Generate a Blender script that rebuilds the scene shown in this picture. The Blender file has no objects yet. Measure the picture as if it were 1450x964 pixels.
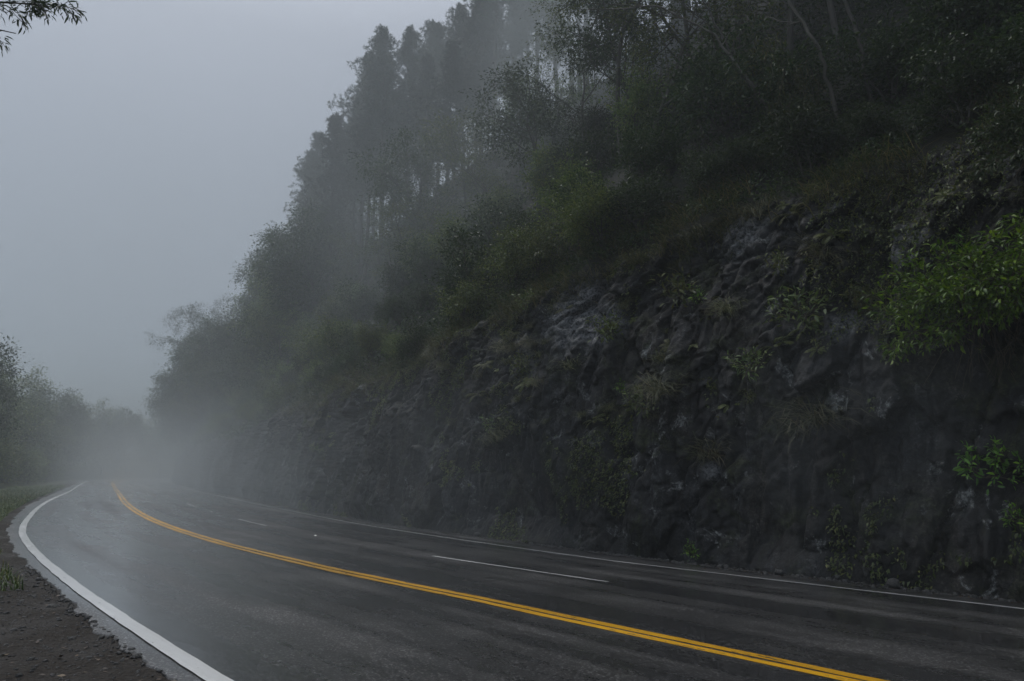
import bpy, math, random
import numpy as np
from mathutils import Vector, Matrix

# ------------------------------------------------------------------ camera, world, sun, exposure
S = bpy.context.scene
COL = S.collection
PITCH = math.atan((666 - 482) / 967.0)
cam_d = bpy.data.cameras.new("camera")
cam = bpy.data.objects.new("camera", cam_d)
COL.objects.link(cam)
cam_d.sensor_width = 36.0
cam_d.lens = 36.0 * 967.0 / 1450.0
cam_d.clip_start = 0.05
cam_d.clip_end = 2000
cam.location = (0, 0, 1.6)
cam.rotation_euler = (math.pi / 2 + PITCH, 0, 0)
S.camera = cam

SUN_EL, SUN_AZ = math.radians(62), math.radians(-35)      # azimuth from +Y, negative = towards -X
w = bpy.data.worlds.new("World")
S.world = w
w.use_nodes = True
nt = w.node_tree
nt.nodes.clear()
out = nt.nodes.new("ShaderNodeOutputWorld")
bg = nt.nodes.new("ShaderNodeBackground")
bg.inputs["Strength"].default_value = 0.12
sky = nt.nodes.new("ShaderNodeTexSky")
sky.sky_type = 'NISHITA'
sky.sun_disc = False
sky.sun_elevation = SUN_EL
sky.sun_rotation = SUN_AZ
hsv = nt.nodes.new("ShaderNodeHueSaturation")
hsv.inputs["Saturation"].default_value = 0.38
tc = nt.nodes.new("ShaderNodeTexCoord")
sep = nt.nodes.new("ShaderNodeSeparateXYZ")
ramp = nt.nodes.new("ShaderNodeValToRGB")               # overcast deck: brighter towards the zenith
ramp.color_ramp.elements[0].position = 0.0
ramp.color_ramp.elements[0].color = (0.085, 0.10, 0.115, 1)
ramp.color_ramp.elements[1].position = 0.55
ramp.color_ramp.elements[1].color = (0.385, 0.395, 0.41, 1)
_e = ramp.color_ramp.elements.new(0.92)
_e.color = (1.0, 1.0, 1.0, 1)
mul = nt.nodes.new("ShaderNodeMix")
mul.data_type = 'RGBA'
mul.blend_type = 'MULTIPLY'
mul.inputs[0].default_value = 1.0
nt.links.new(tc.outputs["Generated"], sep.inputs[0])
nt.links.new(sep.outputs[2], ramp.inputs[0])
nt.links.new(sky.outputs[0], hsv.inputs["Color"])
nt.links.new(hsv.outputs[0], mul.inputs[6])
nt.links.new(ramp.outputs[0], mul.inputs[7])
nt.links.new(mul.outputs[2], bg.inputs[0])
nt.links.new(bg.outputs[0], out.inputs[0])

sun_d = bpy.data.lights.new("sun", 'SUN')
sun_d.energy = 0.5
sun_d.angle = math.radians(40)
sun_d.color = (1.0, 0.97, 0.93)
sun = bpy.data.objects.new("sun", sun_d)
COL.objects.link(sun)
sdir = Vector((math.sin(SUN_AZ) * math.cos(SUN_EL), math.cos(SUN_AZ) * math.cos(SUN_EL), math.sin(SUN_EL)))
sun.rotation_euler = sdir.to_track_quat('Z', 'Y').to_euler()

S.view_settings.view_transform = 'Standard'
S.view_settings.look = 'None'
S.view_settings.gamma = 1.0
S.view_settings.exposure = 1.12
S.cycles.max_bounces = 4
S.cycles.diffuse_bounces = 2
S.cycles.glossy_bounces = 1
S.cycles.transmission_bounces = 1
S.cycles.volume_bounces = 1
S.cycles.transparent_max_bounces = 6
S.cycles.volume_step_rate = 1.0
S.cycles.volume_max_steps = 96
S.cycles.use_adaptive_sampling = True
S.cycles.adaptive_threshold = 0.014
S.cycles.adaptive_min_samples = 32
S.cycles.use_denoising = True
S.cycles.sample_clamp_indirect = 4.0

HAZE_DENSITY = 0.0016

#GEO_BEGIN ------------------------------------------------------------------ the lie of the land (numbers only)
rng = np.random.default_rng(7)

def _hash(ix, iy, iz, seed):
    h = (ix.astype(np.int64) * 374761393 + iy.astype(np.int64) * 668265263 + iz.astype(np.int64) * 2147483647 + seed * 974634777) & 0x7fffffff
    h = ((h ^ (h >> 13)) * 1274126177) & 0x7fffffff
    h = ((h ^ (h >> 15)) * 1103515245) & 0x7fffffff
    return ((h ^ (h >> 16)) & 0xffff) / 65535.0

def vnoise(x, y, z=0.0, seed=0):
    x, y, z = np.broadcast_arrays(np.asarray(x, float), np.asarray(y, float), np.asarray(z, float))
    ix, iy, iz = np.floor(x), np.floor(y), np.floor(z)
    fx, fy, fz = x - ix, y - iy, z - iz
    fx, fy, fz = (f * f * (3 - 2 * f) for f in (fx, fy, fz))
    r = 0
    for dx in (0, 1):
        for dy in (0, 1):
            for dz in (0, 1):
                wgt = (fx if dx else 1 - fx) * (fy if dy else 1 - fy) * (fz if dz else 1 - fz)
                r = r + wgt * _hash(ix + dx, iy + dy, iz + dz, seed)
    return r * 2 - 1

def fbm(x, y, z=0.0, seed=0, octaves=4, gain=0.5):
    a, f, r = 1.0, 1.0, 0.0
    for o in range(octaves):
        r = r + a * vnoise(np.asarray(x) * f, np.asarray(y) * f, np.asarray(z) * f, seed + o * 17)
        a *= gain
        f *= 2.03
    return r

def cells(x, y, seed=0, tilt=0.0):
    """value of the nearest jittered cell (tilted like a broken facet), and the gap to the second nearest"""
    ix, iy = np.floor(x), np.floor(y)
    d1 = np.full(x.shape, 9.0)
    d2 = np.full(x.shape, 9.0)
    val = np.zeros(x.shape)
    zz = np.zeros(x.shape)
    for dx in (-1, 0, 1):
        for dy in (-1, 0, 1):
            cx, cy = ix + dx, iy + dy
            ax = x - cx - _hash(cx, cy, zz, seed)
            ay = y - cy - _hash(cx, cy, zz, seed + 5)
            d = ax * ax + ay * ay
            near = d < d1
            d2 = np.where(near, d1, np.minimum(d2, d))
            v = _hash(cx, cy, zz, seed + 9) - 0.5 + tilt * (ax * (_hash(cx, cy, zz, seed + 13) - 0.5) + ay * (_hash(cx, cy, zz, seed + 19) - 0.62)) * 2
            val = np.where(near, v, val)
            d1 = np.where(near, d, d1)
    return val, np.sqrt(d2) - np.sqrt(d1)

# the road's left edge line as a plane curve: heading (degrees left of the view axis) against distance
ST = np.arange(-60, 260.01, 0.5)
HD = np.radians(np.interp(ST, [-60, -30, -5, 0, 10, 25, 45, 65, 116, 136, 170, 210, 260], [46, 44, 42.8, 42.2, 39, 32.7, 30, 30.5, 30, 22, -8, -28, -45]))
_k = np.ones(17) / 17
HD[8:-8] = np.convolve(HD, _k, 'valid')
CX = np.concatenate([[0], np.cumsum(-np.sin(HD[:-1]) * 0.5)])
CY = np.concatenate([[0], np.cumsum(np.cos(HD[:-1]) * 0.5)])
_i0 = int(np.argmin(abs(ST)))
CX = CX - CX[_i0] - 2.4
CY = CY - CY[_i0] + 5.8

def road_xy(s, o):
    s, o = np.broadcast_arrays(np.asarray(s, float), np.asarray(o, float))
    h = np.interp(s, ST, HD)
    return np.interp(s, ST, CX) + o * np.cos(h), np.interp(s, ST, CY) + o * np.sin(h)

CROSS = 0.043
TOE = 12.5
EDGE = 11.75            # where the asphalt stops under the cliff

def cliff_height(s):
    s = np.asarray(s, float)
    return np.interp(s, [-60, -12, -3, 4, 9, 14, 22, 32, 50, 80, 130, 260], [10.5, 10.3, 9.6, 9.2, 8.2, 7.4, 6.9, 6.6, 6.2, 5.4, 4.6, 4.6]) + 0.5 * fbm(s * 0.22, 3.1, 0, 41, 3)

def cliff_top_o(s):
    return TOE + 0.20 * cliff_height(s)

def ground_z(s, o):
    """the ground from the far left bank to the foot of the cliff"""
    s, o = np.broadcast_arrays(np.asarray(s, float), np.asarray(o, float))
    l = -o
    left = -0.022 - 0.03 * np.clip(l - 0.4, 0, 5) + 0.06 * fbm(s * 0.5, o * 0.5, 0, 3, 3) * np.clip((l - 0.6) / 2, 0, 1)
    left = left - 0.35 * np.exp(-((l - 5.2) / 0.35) ** 2)
    bank = np.clip(l - 6.2, 0, None)
    left = left + 4.5 * (1 - np.exp(-bank * 0.11)) + 0.4 * fbm(s * 0.12, o * 0.12, 0, 8, 3) * np.clip(bank / 5, 0, 1)
    right = -CROSS * o - 0.05
    return np.where(o < 0, left, right)

def slope_z(s, o):
    """the hillside above the cliff"""
    ot = cliff_top_o(s)
    q = np.clip(o - ot, 0, None)
    zt = -CROSS * TOE + cliff_height(s)
    qc = np.interp(s, [12, 34], [34, 21])                     # where the slope eases off towards the crest
    z = zt + np.interp(s, [30, 62], [1.22, 1.42]) * (np.minimum(q, qc) + 8 * (1 - np.exp(-np.clip(q - qc, 0, None) / 8)))
    return z + 0.55 * fbm(s * 0.16, o * 0.16, 0, 21, 4) * np.clip(q / 2, 0, 1)

def cliff_disp(s, h):
    """outward bulge of the rock at station s, height h"""
    s, h = np.broadcast_arrays(np.asarray(s, float), np.asarray(h, float))
    t = np.clip(h / cliff_height(s), 0, 1.1)
    up = np.clip((t - 0.35) / 0.45, 0, 1)                     # the top half is broken, the lower half cleanly cut
    wx = s + 0.12 * fbm(s * 1.3, h * 0.8, 0, 71, 3)
    wy = h + 0.12 * fbm(s * 1.3, h * 1.3, 4, 72, 3)
    big = 0.45 * fbm(s * 0.16, h * 0.12, 0, 51, 3) + 0.10 * fbm(s * 0.55, h * 0.3, 0, 52, 2)
    c1, g1 = cells(wx / 1.5 + 0.12 * wy, wy / 2.6, 31, 1.0)
    c2, g2 = cells(wx / 0.62 + 0.1 * wy, wy / 1.0, 37, 1.0)
    c3, g3 = cells(wx / 0.27 + 0.2 * wy, (wy + 0.3 * wx) / 0.36, 43, 1.0)
    c4, g4 = cells(wx / 0.13, (wy + 0.3 * wx) / 0.17, 47, 1.0)
    block = (0.30 + 0.10 * up) * c1 + (0.11 + 0.06 * up) * c2 + (0.05 + 0.04 * up) * c3 + (0.025 + 0.02 * up) * c4
    tiltw = (wy + 0.42 * wx) / 0.42
    saw = tiltw - np.floor(tiltw)
    strata = 0.17 * (saw - 0.5) * up * np.clip(vnoise(s * 0.25, h * 0.4, 2, 61) + 0.35, 0, 1)
    crack = -0.10 * np.exp(-(g1 / 0.05) ** 2) - 0.05 * np.exp(-(g2 / 0.07) ** 2)
    flute = 0.13 * fbm(s * 2.6, h * 0.18, 0, 83, 3) * (1 - 0.6 * up)
    fine = 0.022 * fbm(s * 4.3, h * 4.1, 0, 81, 3) * (0.7 + 0.8 * up)
    d = big + strata + block + crack + flute + fine
    H = cliff_height(s)
    foot = np.clip(h / 0.8, 0.15, 1)
    return d * foot

def cliff_pt(s, h, extra=0.0):
    H = cliff_height(s)
    t = np.clip(h / H, 0, 1.2)
    o = TOE + 0.11 * h + 0.09 * H * t ** 5 - cliff_disp(s, h) - extra
    x, y = road_xy(s, o)
    return x, y, -CROSS * TOE - 0.1 + h

def terrain_z(s, o):
    """rough height anywhere, for placing things"""
    s, o = np.broadcast_arrays(np.asarray(s, float), np.asarray(o, float))
    ot = cliff_top_o(s)
    H = cliff_height(s)
    face = -CROSS * TOE + H * np.clip((o - TOE) / (ot - TOE), 0, 1)
    return np.where(o < TOE, ground_z(s, o), np.where(o < ot, face, slope_z(s, o)))
#GEO_END

# ------------------------------------------------------------------ helpers
def tag(o, label=None, cat=None, group=None, kind=None):
    if label: o["label"] = label
    if cat: o["category"] = cat
    if group: o["group"] = group
    if kind: o["kind"] = kind
    return o

class MB:
    """collects vertices and faces of one mesh"""
    def __init__(self):
        self.v, self.q, self.t, self.n = [], [], [], 0
        self.uv = []
    def add(self, verts, quads=None, tris=None):
        verts = np.asarray(verts, float)
        if quads is not None and len(quads): self.q.append(np.asarray(quads, np.int64) + self.n)
        if tris is not None and len(tris): self.t.append(np.asarray(tris, np.int64) + self.n)
        self.v.append(verts)
        self.n += len(verts)
    def mesh(self, name, mat, smooth=False, uv=None):
        v = np.concatenate(self.v) if self.v else np.zeros((0, 3))
        q = np.concatenate(self.q) if self.q else np.zeros((0, 4), np.int64)
        t = np.concatenate(self.t) if self.t else np.zeros((0, 3), np.int64)
        me = bpy.data.meshes.new(name)
        me.vertices.add(len(v))
        me.vertices.foreach_set("co", v.astype(np.float32).ravel())
        loops = np.concatenate([q.ravel(), t.ravel()]).astype(np.int32)
        me.loops.add(len(loops))
        me.loops.foreach_set("vertex_index", loops)
        nf = len(q) + len(t)
        me.polygons.add(nf)
        start = np.concatenate([np.arange(len(q)) * 4, len(q) * 4 + np.arange(len(t)) * 3]).astype(np.int32)
        me.polygons.foreach_set("loop_start", start)
        if smooth:
            me.polygons.foreach_set("use_smooth", np.ones(nf, bool))
        if uv is not None:
            lay = me.uv_layers.new(name="UVMap")
            lay.data.foreach_set("uv", np.asarray(uv, np.float32)[loops].ravel())
        if mat: me.materials.append(mat)
        me.update(calc_edges=True)
        me.validate()
        return me
    def build(self, name, mat, parent=None, smooth=False, uv=None):
        o = bpy.data.objects.new(name, self.mesh(name, mat, smooth, uv))
        COL.objects.link(o)
        if parent: o.parent = parent
        return o

def empty(name, loc=(0, 0, 0), rz=0.0):
    o = bpy.data.objects.new(name, None)
    o.empty_display_size = 0.3
    COL.objects.link(o)
    o.location = loc
    o.rotation_euler = (0, 0, rz)
    return o

def copy_tree(o, parent=None):
    c = o.copy()
    COL.objects.link(c)
    c.parent = parent
    for ch in list(o.children):
        copy_tree(ch, c)
    return c

def grid_faces(nu, nv):
    i, j = np.meshgrid(np.arange(nu - 1), np.arange(nv - 1), indexing='ij')
    a = (i * nv + j).ravel()
    return np.stack([a, a + nv, a + nv + 1, a + 1], 1)

def unit(a):
    a = np.asarray(a, float)
    return a / np.maximum(np.linalg.norm(a, axis=-1, keepdims=True), 1e-9)

def tube(mb, pts, radii, sides=6):
    pts = np.asarray(pts, float)
    radii = np.asarray(radii, float)
    t = unit(np.gradient(pts, axis=0))
    ref = np.array([0.13, 0.27, 0.95]) if abs(t[:, 2]).mean() < 0.8 else np.array([0.95, 0.27, 0.13])
    a = unit(np.cross(t, ref))
    b = np.cross(t, a)
    ang = np.arange(sides) * 2 * math.pi / sides
    ring = pts[:, None, :] + radii[:, None, None] * (np.cos(ang)[None, :, None] * a[:, None, :] + np.sin(ang)[None, :, None] * b[:, None, :])
    n = len(pts)
    i, k = np.meshgrid(np.arange(n - 1), np.arange(sides), indexing='ij')
    k2 = (k + 1) % sides
    f = np.stack([(i * sides + k).ravel(), (i * sides + k2).ravel(), ((i + 1) * sides + k2).ravel(), ((i + 1) * sides + k).ravel()], 1)
    mb.add(ring.reshape(-1, 3), f)

def leaves(mb, P, D, N, ln, wd, fold=0.25, droop=0.2, fine=False):
    """one folded leaf per point: P base, D direction, N upper side"""
    P = np.asarray(P, float); D = unit(D)
    side = unit(np.cross(D, N))
    up = np.cross(side, D)
    ln = np.broadcast_to(np.asarray(ln, float), (len(P),))[:, None]
    wd = np.broadcast_to(np.asarray(wd, float), (len(P),))[:, None]
    n = len(P)
    if fine:
        v = np.stack([P,
                      P + D * ln * 0.30 + side * wd * 0.42 + up * wd * fold,
                      P + D * ln * 0.66 + side * wd * 0.40 + up * (wd * fold - ln * droop * 0.35),
                      P + D * ln - up * ln * droop,
                      P + D * ln * 0.66 - side * wd * 0.40 + up * (wd * fold - ln * droop * 0.35),
                      P + D * ln * 0.30 - side * wd * 0.42 + up * wd * fold,
                      P + D * ln * 0.5 - up * ln * droop * 0.12], 1).reshape(-1, 3)
        b = np.arange(n)[:, None] * 7
        q = np.concatenate([b + np.array([0, 1, 2, 6]), b + np.array([6, 2, 3, 3])[:4]], 0)
        q1 = b + np.array([[0, 6, 2, 1]])
        t1 = b + np.array([[6, 3, 2]])
        q2 = b + np.array([[0, 5, 4, 6]])
        t2 = b + np.array([[6, 4, 3]])
        mb.add(v, np.concatenate([q1, q2]), np.concatenate([t1, t2]))
    else:
        v = np.stack([P, P + D * ln * 0.45 + side * wd * 0.5 + up * wd * fold,
                      P + D * ln - up * ln * droop,
                      P + D * ln * 0.45 - side * wd * 0.5 + up * wd * fold], 1).reshape(-1, 3)
        mb.add(v, np.arange(n * 4).reshape(n, 4))

def blades(mb, P, D, ln, wd, bend, r):
    """grass blades in three segments arching over"""
    n = len(P)
    D = unit(D)
    flat = D.copy(); flat[:, 2] = 0
    a = r.uniform(0, 2 * math.pi, n)
    flat = unit(flat + 0.35 * np.stack([np.cos(a), np.sin(a), np.zeros(n)], 1))
    side = unit(np.stack([-flat[:, 1], flat[:, 0], np.zeros(n)], 1))
    ln = ln[:, None]; wd = wd[:, None]; bend = bend[:, None]
    p0 = P
    p1 = P + D * ln * 0.4
    p2 = p1 + unit(D + flat * bend * 0.6 - np.array([0, 0, 1.0]) * bend * 0.25) * ln * 0.35
    p3 = p2 + unit(D * 0.5 + flat * bend - np.array([0, 0, 1.0]) * bend * 0.9) * ln * 0.35
    v = np.stack([p0 - side * wd * .5, p0 + side * wd * .5, p1 - side * wd * .5, p1 + side * wd * .5, p2 - side * wd * .35, p2 + side * wd * .35, p3], 1).reshape(-1, 3)
    b = np.arange(n)[:, None] * 7
    mb.add(v, np.concatenate([b + np.array([[0, 1, 3, 2]]), b + np.array([[2, 3, 5, 4]])]), b + np.array([[4, 5, 6]]))

# ------------------------------------------------------------------ materials
def new_mat(name):
    m = bpy.data.materials.new(name)
    m.use_nodes = True
    n = m.node_tree
    n.nodes.clear()
    o = n.nodes.new("ShaderNodeOutputMaterial")
    return m, n, o

def node(n, typ, **kw):
    x = n.nodes.new(typ)
    for k, v in kw.items():
        if k in x.inputs: x.inputs[k].default_value = v
        else: setattr(x, k, v)
    return x

def mapping(n, scale, src="UV", rot=(0, 0, 0)):
    t = n.nodes.new("ShaderNodeTexCoord")
    m = n.nodes.new("ShaderNodeMapping")
    m.inputs["Scale"].default_value = scale
    m.inputs["Rotation"].default_value = rot
    n.links.new(t.outputs[src], m.inputs[0])
    return m.outputs[0]

def noise_tex(n, vec, scale, detail=4, rough=0.55, dist=0.0):
    x = n.nodes.new("ShaderNodeTexNoise")
    x.inputs["Scale"].default_value = scale
    x.inputs["Detail"].default_value = detail
    x.inputs["Roughness"].default_value = rough
    x.inputs["Distortion"].default_value = dist
    if vec is not None: n.links.new(vec, x.inputs["Vector"])
    return x.outputs[0]

def rampf(n, fac, stops):
    r = n.nodes.new("ShaderNodeValToRGB")
    el = r.color_ramp.elements
    while len(el) < len(stops): el.new(0.5)
    for e, (p, c) in zip(el, stops):
        e.position = p
        e.color = (c, c, c, 1) if isinstance(c, (int, float)) else (*c, 1)
    n.links.new(fac, r.inputs[0])
    return r.outputs[0]

def mixc(n, fac, a, b, mode='MIX'):
    m = n.nodes.new("ShaderNodeMix")
    m.data_type = 'RGBA'
    m.blend_type = mode
    for sock, val in ((0, fac), (6, a), (7, b)):
        if isinstance(val, bpy.types.NodeSocket): n.links.new(val, m.inputs[sock])
        elif isinstance(val, (int, float)): m.inputs[sock].default_value = val if sock == 0 else (val, val, val, 1)
        else: m.inputs[sock].default_value = (*val, 1)
    return m.outputs[2]

def math_(n, op, a, b=0.0):
    m = n.nodes.new("ShaderNodeMath")
    m.operation = op
    for i, val in enumerate((a, b)):
        if isinstance(val, bpy.types.NodeSocket): n.links.new(val, m.inputs[i])
        else: m.inputs[i].default_value = val
    return m.outputs[0]

def bump(n, h, strength, dist, prev=None):
    b = n.nodes.new("ShaderNodeBump")
    b.inputs["Strength"].default_value = strength
    b.inputs["Distance"].default_value = dist
    n.links.new(h, b.inputs["Height"])
    if prev is not None: n.links.new(prev, b.inputs["Normal"])
    return b.outputs[0]

def asphalt_nodes(n):
    """colour, roughness and normal of wet old asphalt (UV in metres: along, across)"""
    uv = mapping(n, (1, 1, 1))
    streak = mapping(n, (0.10, 0.75, 1))
    streak2 = mapping(n, (0.035, 1.1, 1))
    agg = noise_tex(n, uv, 40, 4, 0.75)
    agg2 = noise_tex(n, uv, 22, 3, 0.7)
    patch = noise_tex(n, streak, 1.0, 5, 0.62, 0.4)
    lanes = noise_tex(n, streak2, 1.0, 3, 0.5)
    blotch = noise_tex(n, uv, 0.45, 5, 0.6, 0.3)
    tracks = noise_tex(n, mapping(n, (0.02, 1.1, 1)), 1.0, 4, 0.6, 0.2)
    worn = math_(n, 'ADD', math_(n, 'MULTIPLY', patch, 0.35), math_(n, 'ADD', math_(n, 'MULTIPLY', tracks, 0.35), math_(n, 'MULTIPLY', blotch, 0.30)))
    base = rampf(n, worn, [(0.38, (0.034, 0.034, 0.035)), (0.50, (0.054, 0.053, 0.052)), (0.62, (0.098, 0.096, 0.093))])
    chips = n.nodes.new("ShaderNodeTexVoronoi")
    chips.inputs["Scale"].default_value = 62
    n.links.new(uv, chips.inputs["Vector"])
    chip = n.nodes.new("ShaderNodeSeparateColor")
    n.links.new(chips.outputs["Color"], chip.inputs[0])
    spk = mixc(n, 1.0, rampf(n, agg, [(0.36, 0.45), (0.55, 1.0), (0.66, 2.2)]), rampf(n, chip.outputs[0], [(0.0, 0.6), (0.80, 0.9), (0.86, 2.4), (1.0, 3.6)]), 'MULTIPLY')
    col = mixc(n, 1.0, base, spk, 'MULTIPLY')
    # film of water: smooth where the noise is low, stone grain where it has drained
    film = math_(n, 'ADD', math_(n, 'MULTIPLY', patch, 0.30), math_(n, 'ADD', math_(n, 'MULTIPLY', lanes, 0.45), math_(n, 'ADD', math_(n, 'MULTIPLY', blotch, 0.22), math_(n, 'MULTIPLY', agg2, 0.08))))
    rough = rampf(n, film, [(0.48, 0.22), (0.58, 0.42), (0.74, 0.55)])
    wetn = rampf(n, film, [(0.40, 0.10), (0.70, 1.0)])
    grain = math_(n, 'MULTIPLY', math_(n, 'ADD', agg, math_(n, 'MULTIPLY', agg2, 0.6)), wetn)
    nrm = bump(n, grain, 0.7, 0.006)
    wet = rampf(n, film, [(0.51, 1.0), (0.62, 0.15)])
    rip = noise_tex(n, mapping(n, (0.9, 3.2, 1)), 1.0, 4, 0.6)
    wnrm = bump(n, rip, 0.35, 0.02)
    nrm = bump(n, rip, 0.22, 0.012, nrm)
    return col, rough, nrm, agg, agg2, patch, (wet, wnrm)

def principled(n, o, col, rough, nrm=None, spec=0.5):
    p = n.nodes.new("ShaderNodeBsdfPrincipled")
    if isinstance(col, bpy.types.NodeSocket): n.links.new(col, p.inputs["Base Color"])
    else: p.inputs["Base Color"].default_value = (*col, 1)
    if isinstance(rough, bpy.types.NodeSocket): n.links.new(rough, p.inputs["Roughness"])
    else: p.inputs["Roughness"].default_value = rough
    if nrm is not None: n.links.new(nrm, p.inputs["Normal"])
    p.inputs["Specular IOR Level"].default_value = spec
    if o is not None: n.links.new(p.outputs[0], o.inputs[0])
    return p

def film_coat(n, p, wet):
    n.links.new(wet[0], p.inputs["Coat Weight"])
    n.links.new(wet[1], p.inputs["Coat Normal"])
    p.inputs["Coat Roughness"].default_value = 0.19
    p.inputs["Coat IOR"].default_value = 1.8

def make_asphalt():
    m, n, o = new_mat("wet_asphalt")
    col, rough, nrm, *_, wet = asphalt_nodes(n)
    film_coat(n, principled(n, o, col, rough, nrm), wet)
    return m

def make_paint(name, c1, c2, wear):
    m, n, o = new_mat(name)
    col, rough, nrm, agg, agg2, patch, uv = asphalt_nodes(n)
    dirt = noise_tex(n, mapping(n, (0.7, 6, 1)), 1.0, 5, 0.65)
    pc = mixc(n, dirt, c1, c2)
    chips = noise_tex(n, mapping(n, (1.6, 9, 1)), 1.0, 6, 0.7)
    chip = math_(n, 'ADD', math_(n, 'MULTIPLY', chips, 0.8), math_(n, 'MULTIPLY', agg2, 0.2))
    mask = rampf(n, chip, [(wear, 1.0), (wear + 0.05, 0.0)])
    c = mixc(n, mask, pc, col)
    r = mixc(n, mask, 0.42, rough)
    film_coat(n, principled(n, o, c, r, nrm), uv)
    return m

PALE_SLABS = [(tuple(float(np.asarray(t)) for t in cliff_pt(s_, h_)), r_) for s_, h_, r_ in ((9.6, 7.2, 1.7), (8.0, 6.6, 1.0), (3.2, 8.4, 1.0), (11.5, 5.6, 0.8), (-1.2, 6.9, 0.7), (0.2, 5.4, 0.5), (3.7, 2.2, 0.35))]

def make_rock():
    m, n, o = new_mat("wet_rock")
    ob = mapping(n, (1, 1, 1), "Object")
    stretched = mapping(n, (1.5, 1.5, 0.11), "Object")
    big = noise_tex(n, ob, 0.35, 5, 0.6, 0.6)
    mid = noise_tex(n, ob, 2.2, 6, 0.65, 0.3)
    run = noise_tex(n, stretched, 1.3, 6, 0.65, 0.5)
    fine = noise_tex(n, ob, 14, 5, 0.7)
    base = rampf(n, mid, [(0.30, (0.008, 0.009, 0.010)), (0.50, (0.018, 0.019, 0.020)), (0.74, (0.052, 0.054, 0.056))])
    brown = rampf(n, big, [(0.45, 0.0), (0.66, 0.75)])
    c = mixc(n, brown, base, mixc(n, mid, (0.016, 0.014, 0.011), (0.055, 0.045, 0.032)))
    wet = rampf(n, run, [(0.38, 0.18), (0.50, 0.8), (0.62, 2.0)])                # dark seep stains running down
    c = mixc(n, 1.0, c, wet, 'MULTIPLY')
    lich = noise_tex(n, ob, 1.1, 8, 0.72, 0.8)
    lm = rampf(n, lich, [(0.585, 0.0), (0.64, 0.9)])                # pale lichen crusts
    c = mixc(n, lm, c, mixc(n, fine, (0.10, 0.11, 0.11), (0.26, 0.27, 0.26)))
    mossn = noise_tex(n, ob, 0.8, 7, 0.7, 1.0)
    mm = rampf(n, mossn, [(0.52, 0.0), (0.63, 0.85)])
    c = mixc(n, mm, c, mixc(n, fine, (0.012, 0.017, 0.006), (0.042, 0.050, 0.016)))
    ed = n.nodes.new("ShaderNodeTexVoronoi")
    ed.feature = 'DISTANCE_TO_EDGE'
    ed.inputs["Scale"].default_value = 2.6
    wob = n.nodes.new("ShaderNodeVectorMath")
    wob.operation = 'ADD'
    nzc = n.nodes.new("ShaderNodeTexNoise")
    nzc.inputs["Scale"].default_value = 2.5
    nzc.inputs["Detail"].default_value = 5
    n.links.new(ob, nzc.inputs["Vector"])
    n.links.new(mapping(n, (1.2, 1.2, 0.6), "Object"), wob.inputs[0])
    n.links.new(nzc.outputs["Color"], wob.inputs[1])
    n.links.new(wob.outputs[0], ed.inputs["Vector"])
    c = mixc(n, 1.0, c, rampf(n, ed.outputs["Distance"], [(0.0, 0.15), (0.05, 1.0)]), 'MULTIPLY')
    c = mixc(n, 1.0, c, rampf(n, fine, [(0.34, 0.35), (0.52, 1.0), (0.66, 2.2)]), 'MULTIPLY')
    # paler weathered slabs where the bedding shows near the top
    for (cx, cy, cz), rad in PALE_SLABS:
        ds = n.nodes.new("ShaderNodeVectorMath")
        ds.operation = 'DISTANCE'
        n.links.new(ob, ds.inputs[0])
        ds.inputs[1].default_value = (cx, cy, cz)
        dd = math_(n, 'ADD', math_(n, 'DIVIDE', ds.outputs["Value"], rad), math_(n, 'MULTIPLY', math_(n, 'SUBTRACT', mid, 0.5), 1.6))
        dd = math_(n, 'ADD', dd, math_(n, 'MULTIPLY', math_(n, 'SUBTRACT', fine, 0.5), 1.2))
        c = mixc(n, rampf(n, dd, [(0.55, 0.85), (0.95, 0.0)]), c, mixc(n, rampf(n, fine, [(0.40, 0.0), (0.62, 1.0)]), (0.020, 0.022, 0.024), (0.23, 0.24, 0.25)))
    rough = rampf(n, run, [(0.35, 0.40), (0.65, 0.75)])
    vor = n.nodes.new("ShaderNodeTexVoronoi")
    vor.feature = 'F1'
    vor.inputs["Scale"].default_value = 6.5
    n.links.new(mapping(n, (1.2, 1.2, 0.7), "Object"), vor.inputs["Vector"])
    nb = bump(n, vor.outputs["Color"], 0.35, 0.04)
    nb = bump(n, fine, 0.9, 0.03, nb)
    principled(n, o, c, rough, nb, 0.35)
    return m

def make_soil(name, dark, light, scale=1.0, gloss=0.7):
    m, n, o = new_mat(name)
    ob = mapping(n, (1, 1, 1), "Object")
    a = noise_tex(n, ob, 1.2 * scale, 6, 0.65)
    b = noise_tex(n, ob, 16 * scale, 5, 0.7)
    c = mixc(n, a, dark, light)
    c = mixc(n, 1.0, c, rampf(n, b, [(0.3, 0.45), (0.7, 1.5)]), 'MULTIPLY')
    principled(n, o, c, gloss, bump(n, b, 0.9, 0.04))
    return m

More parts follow.
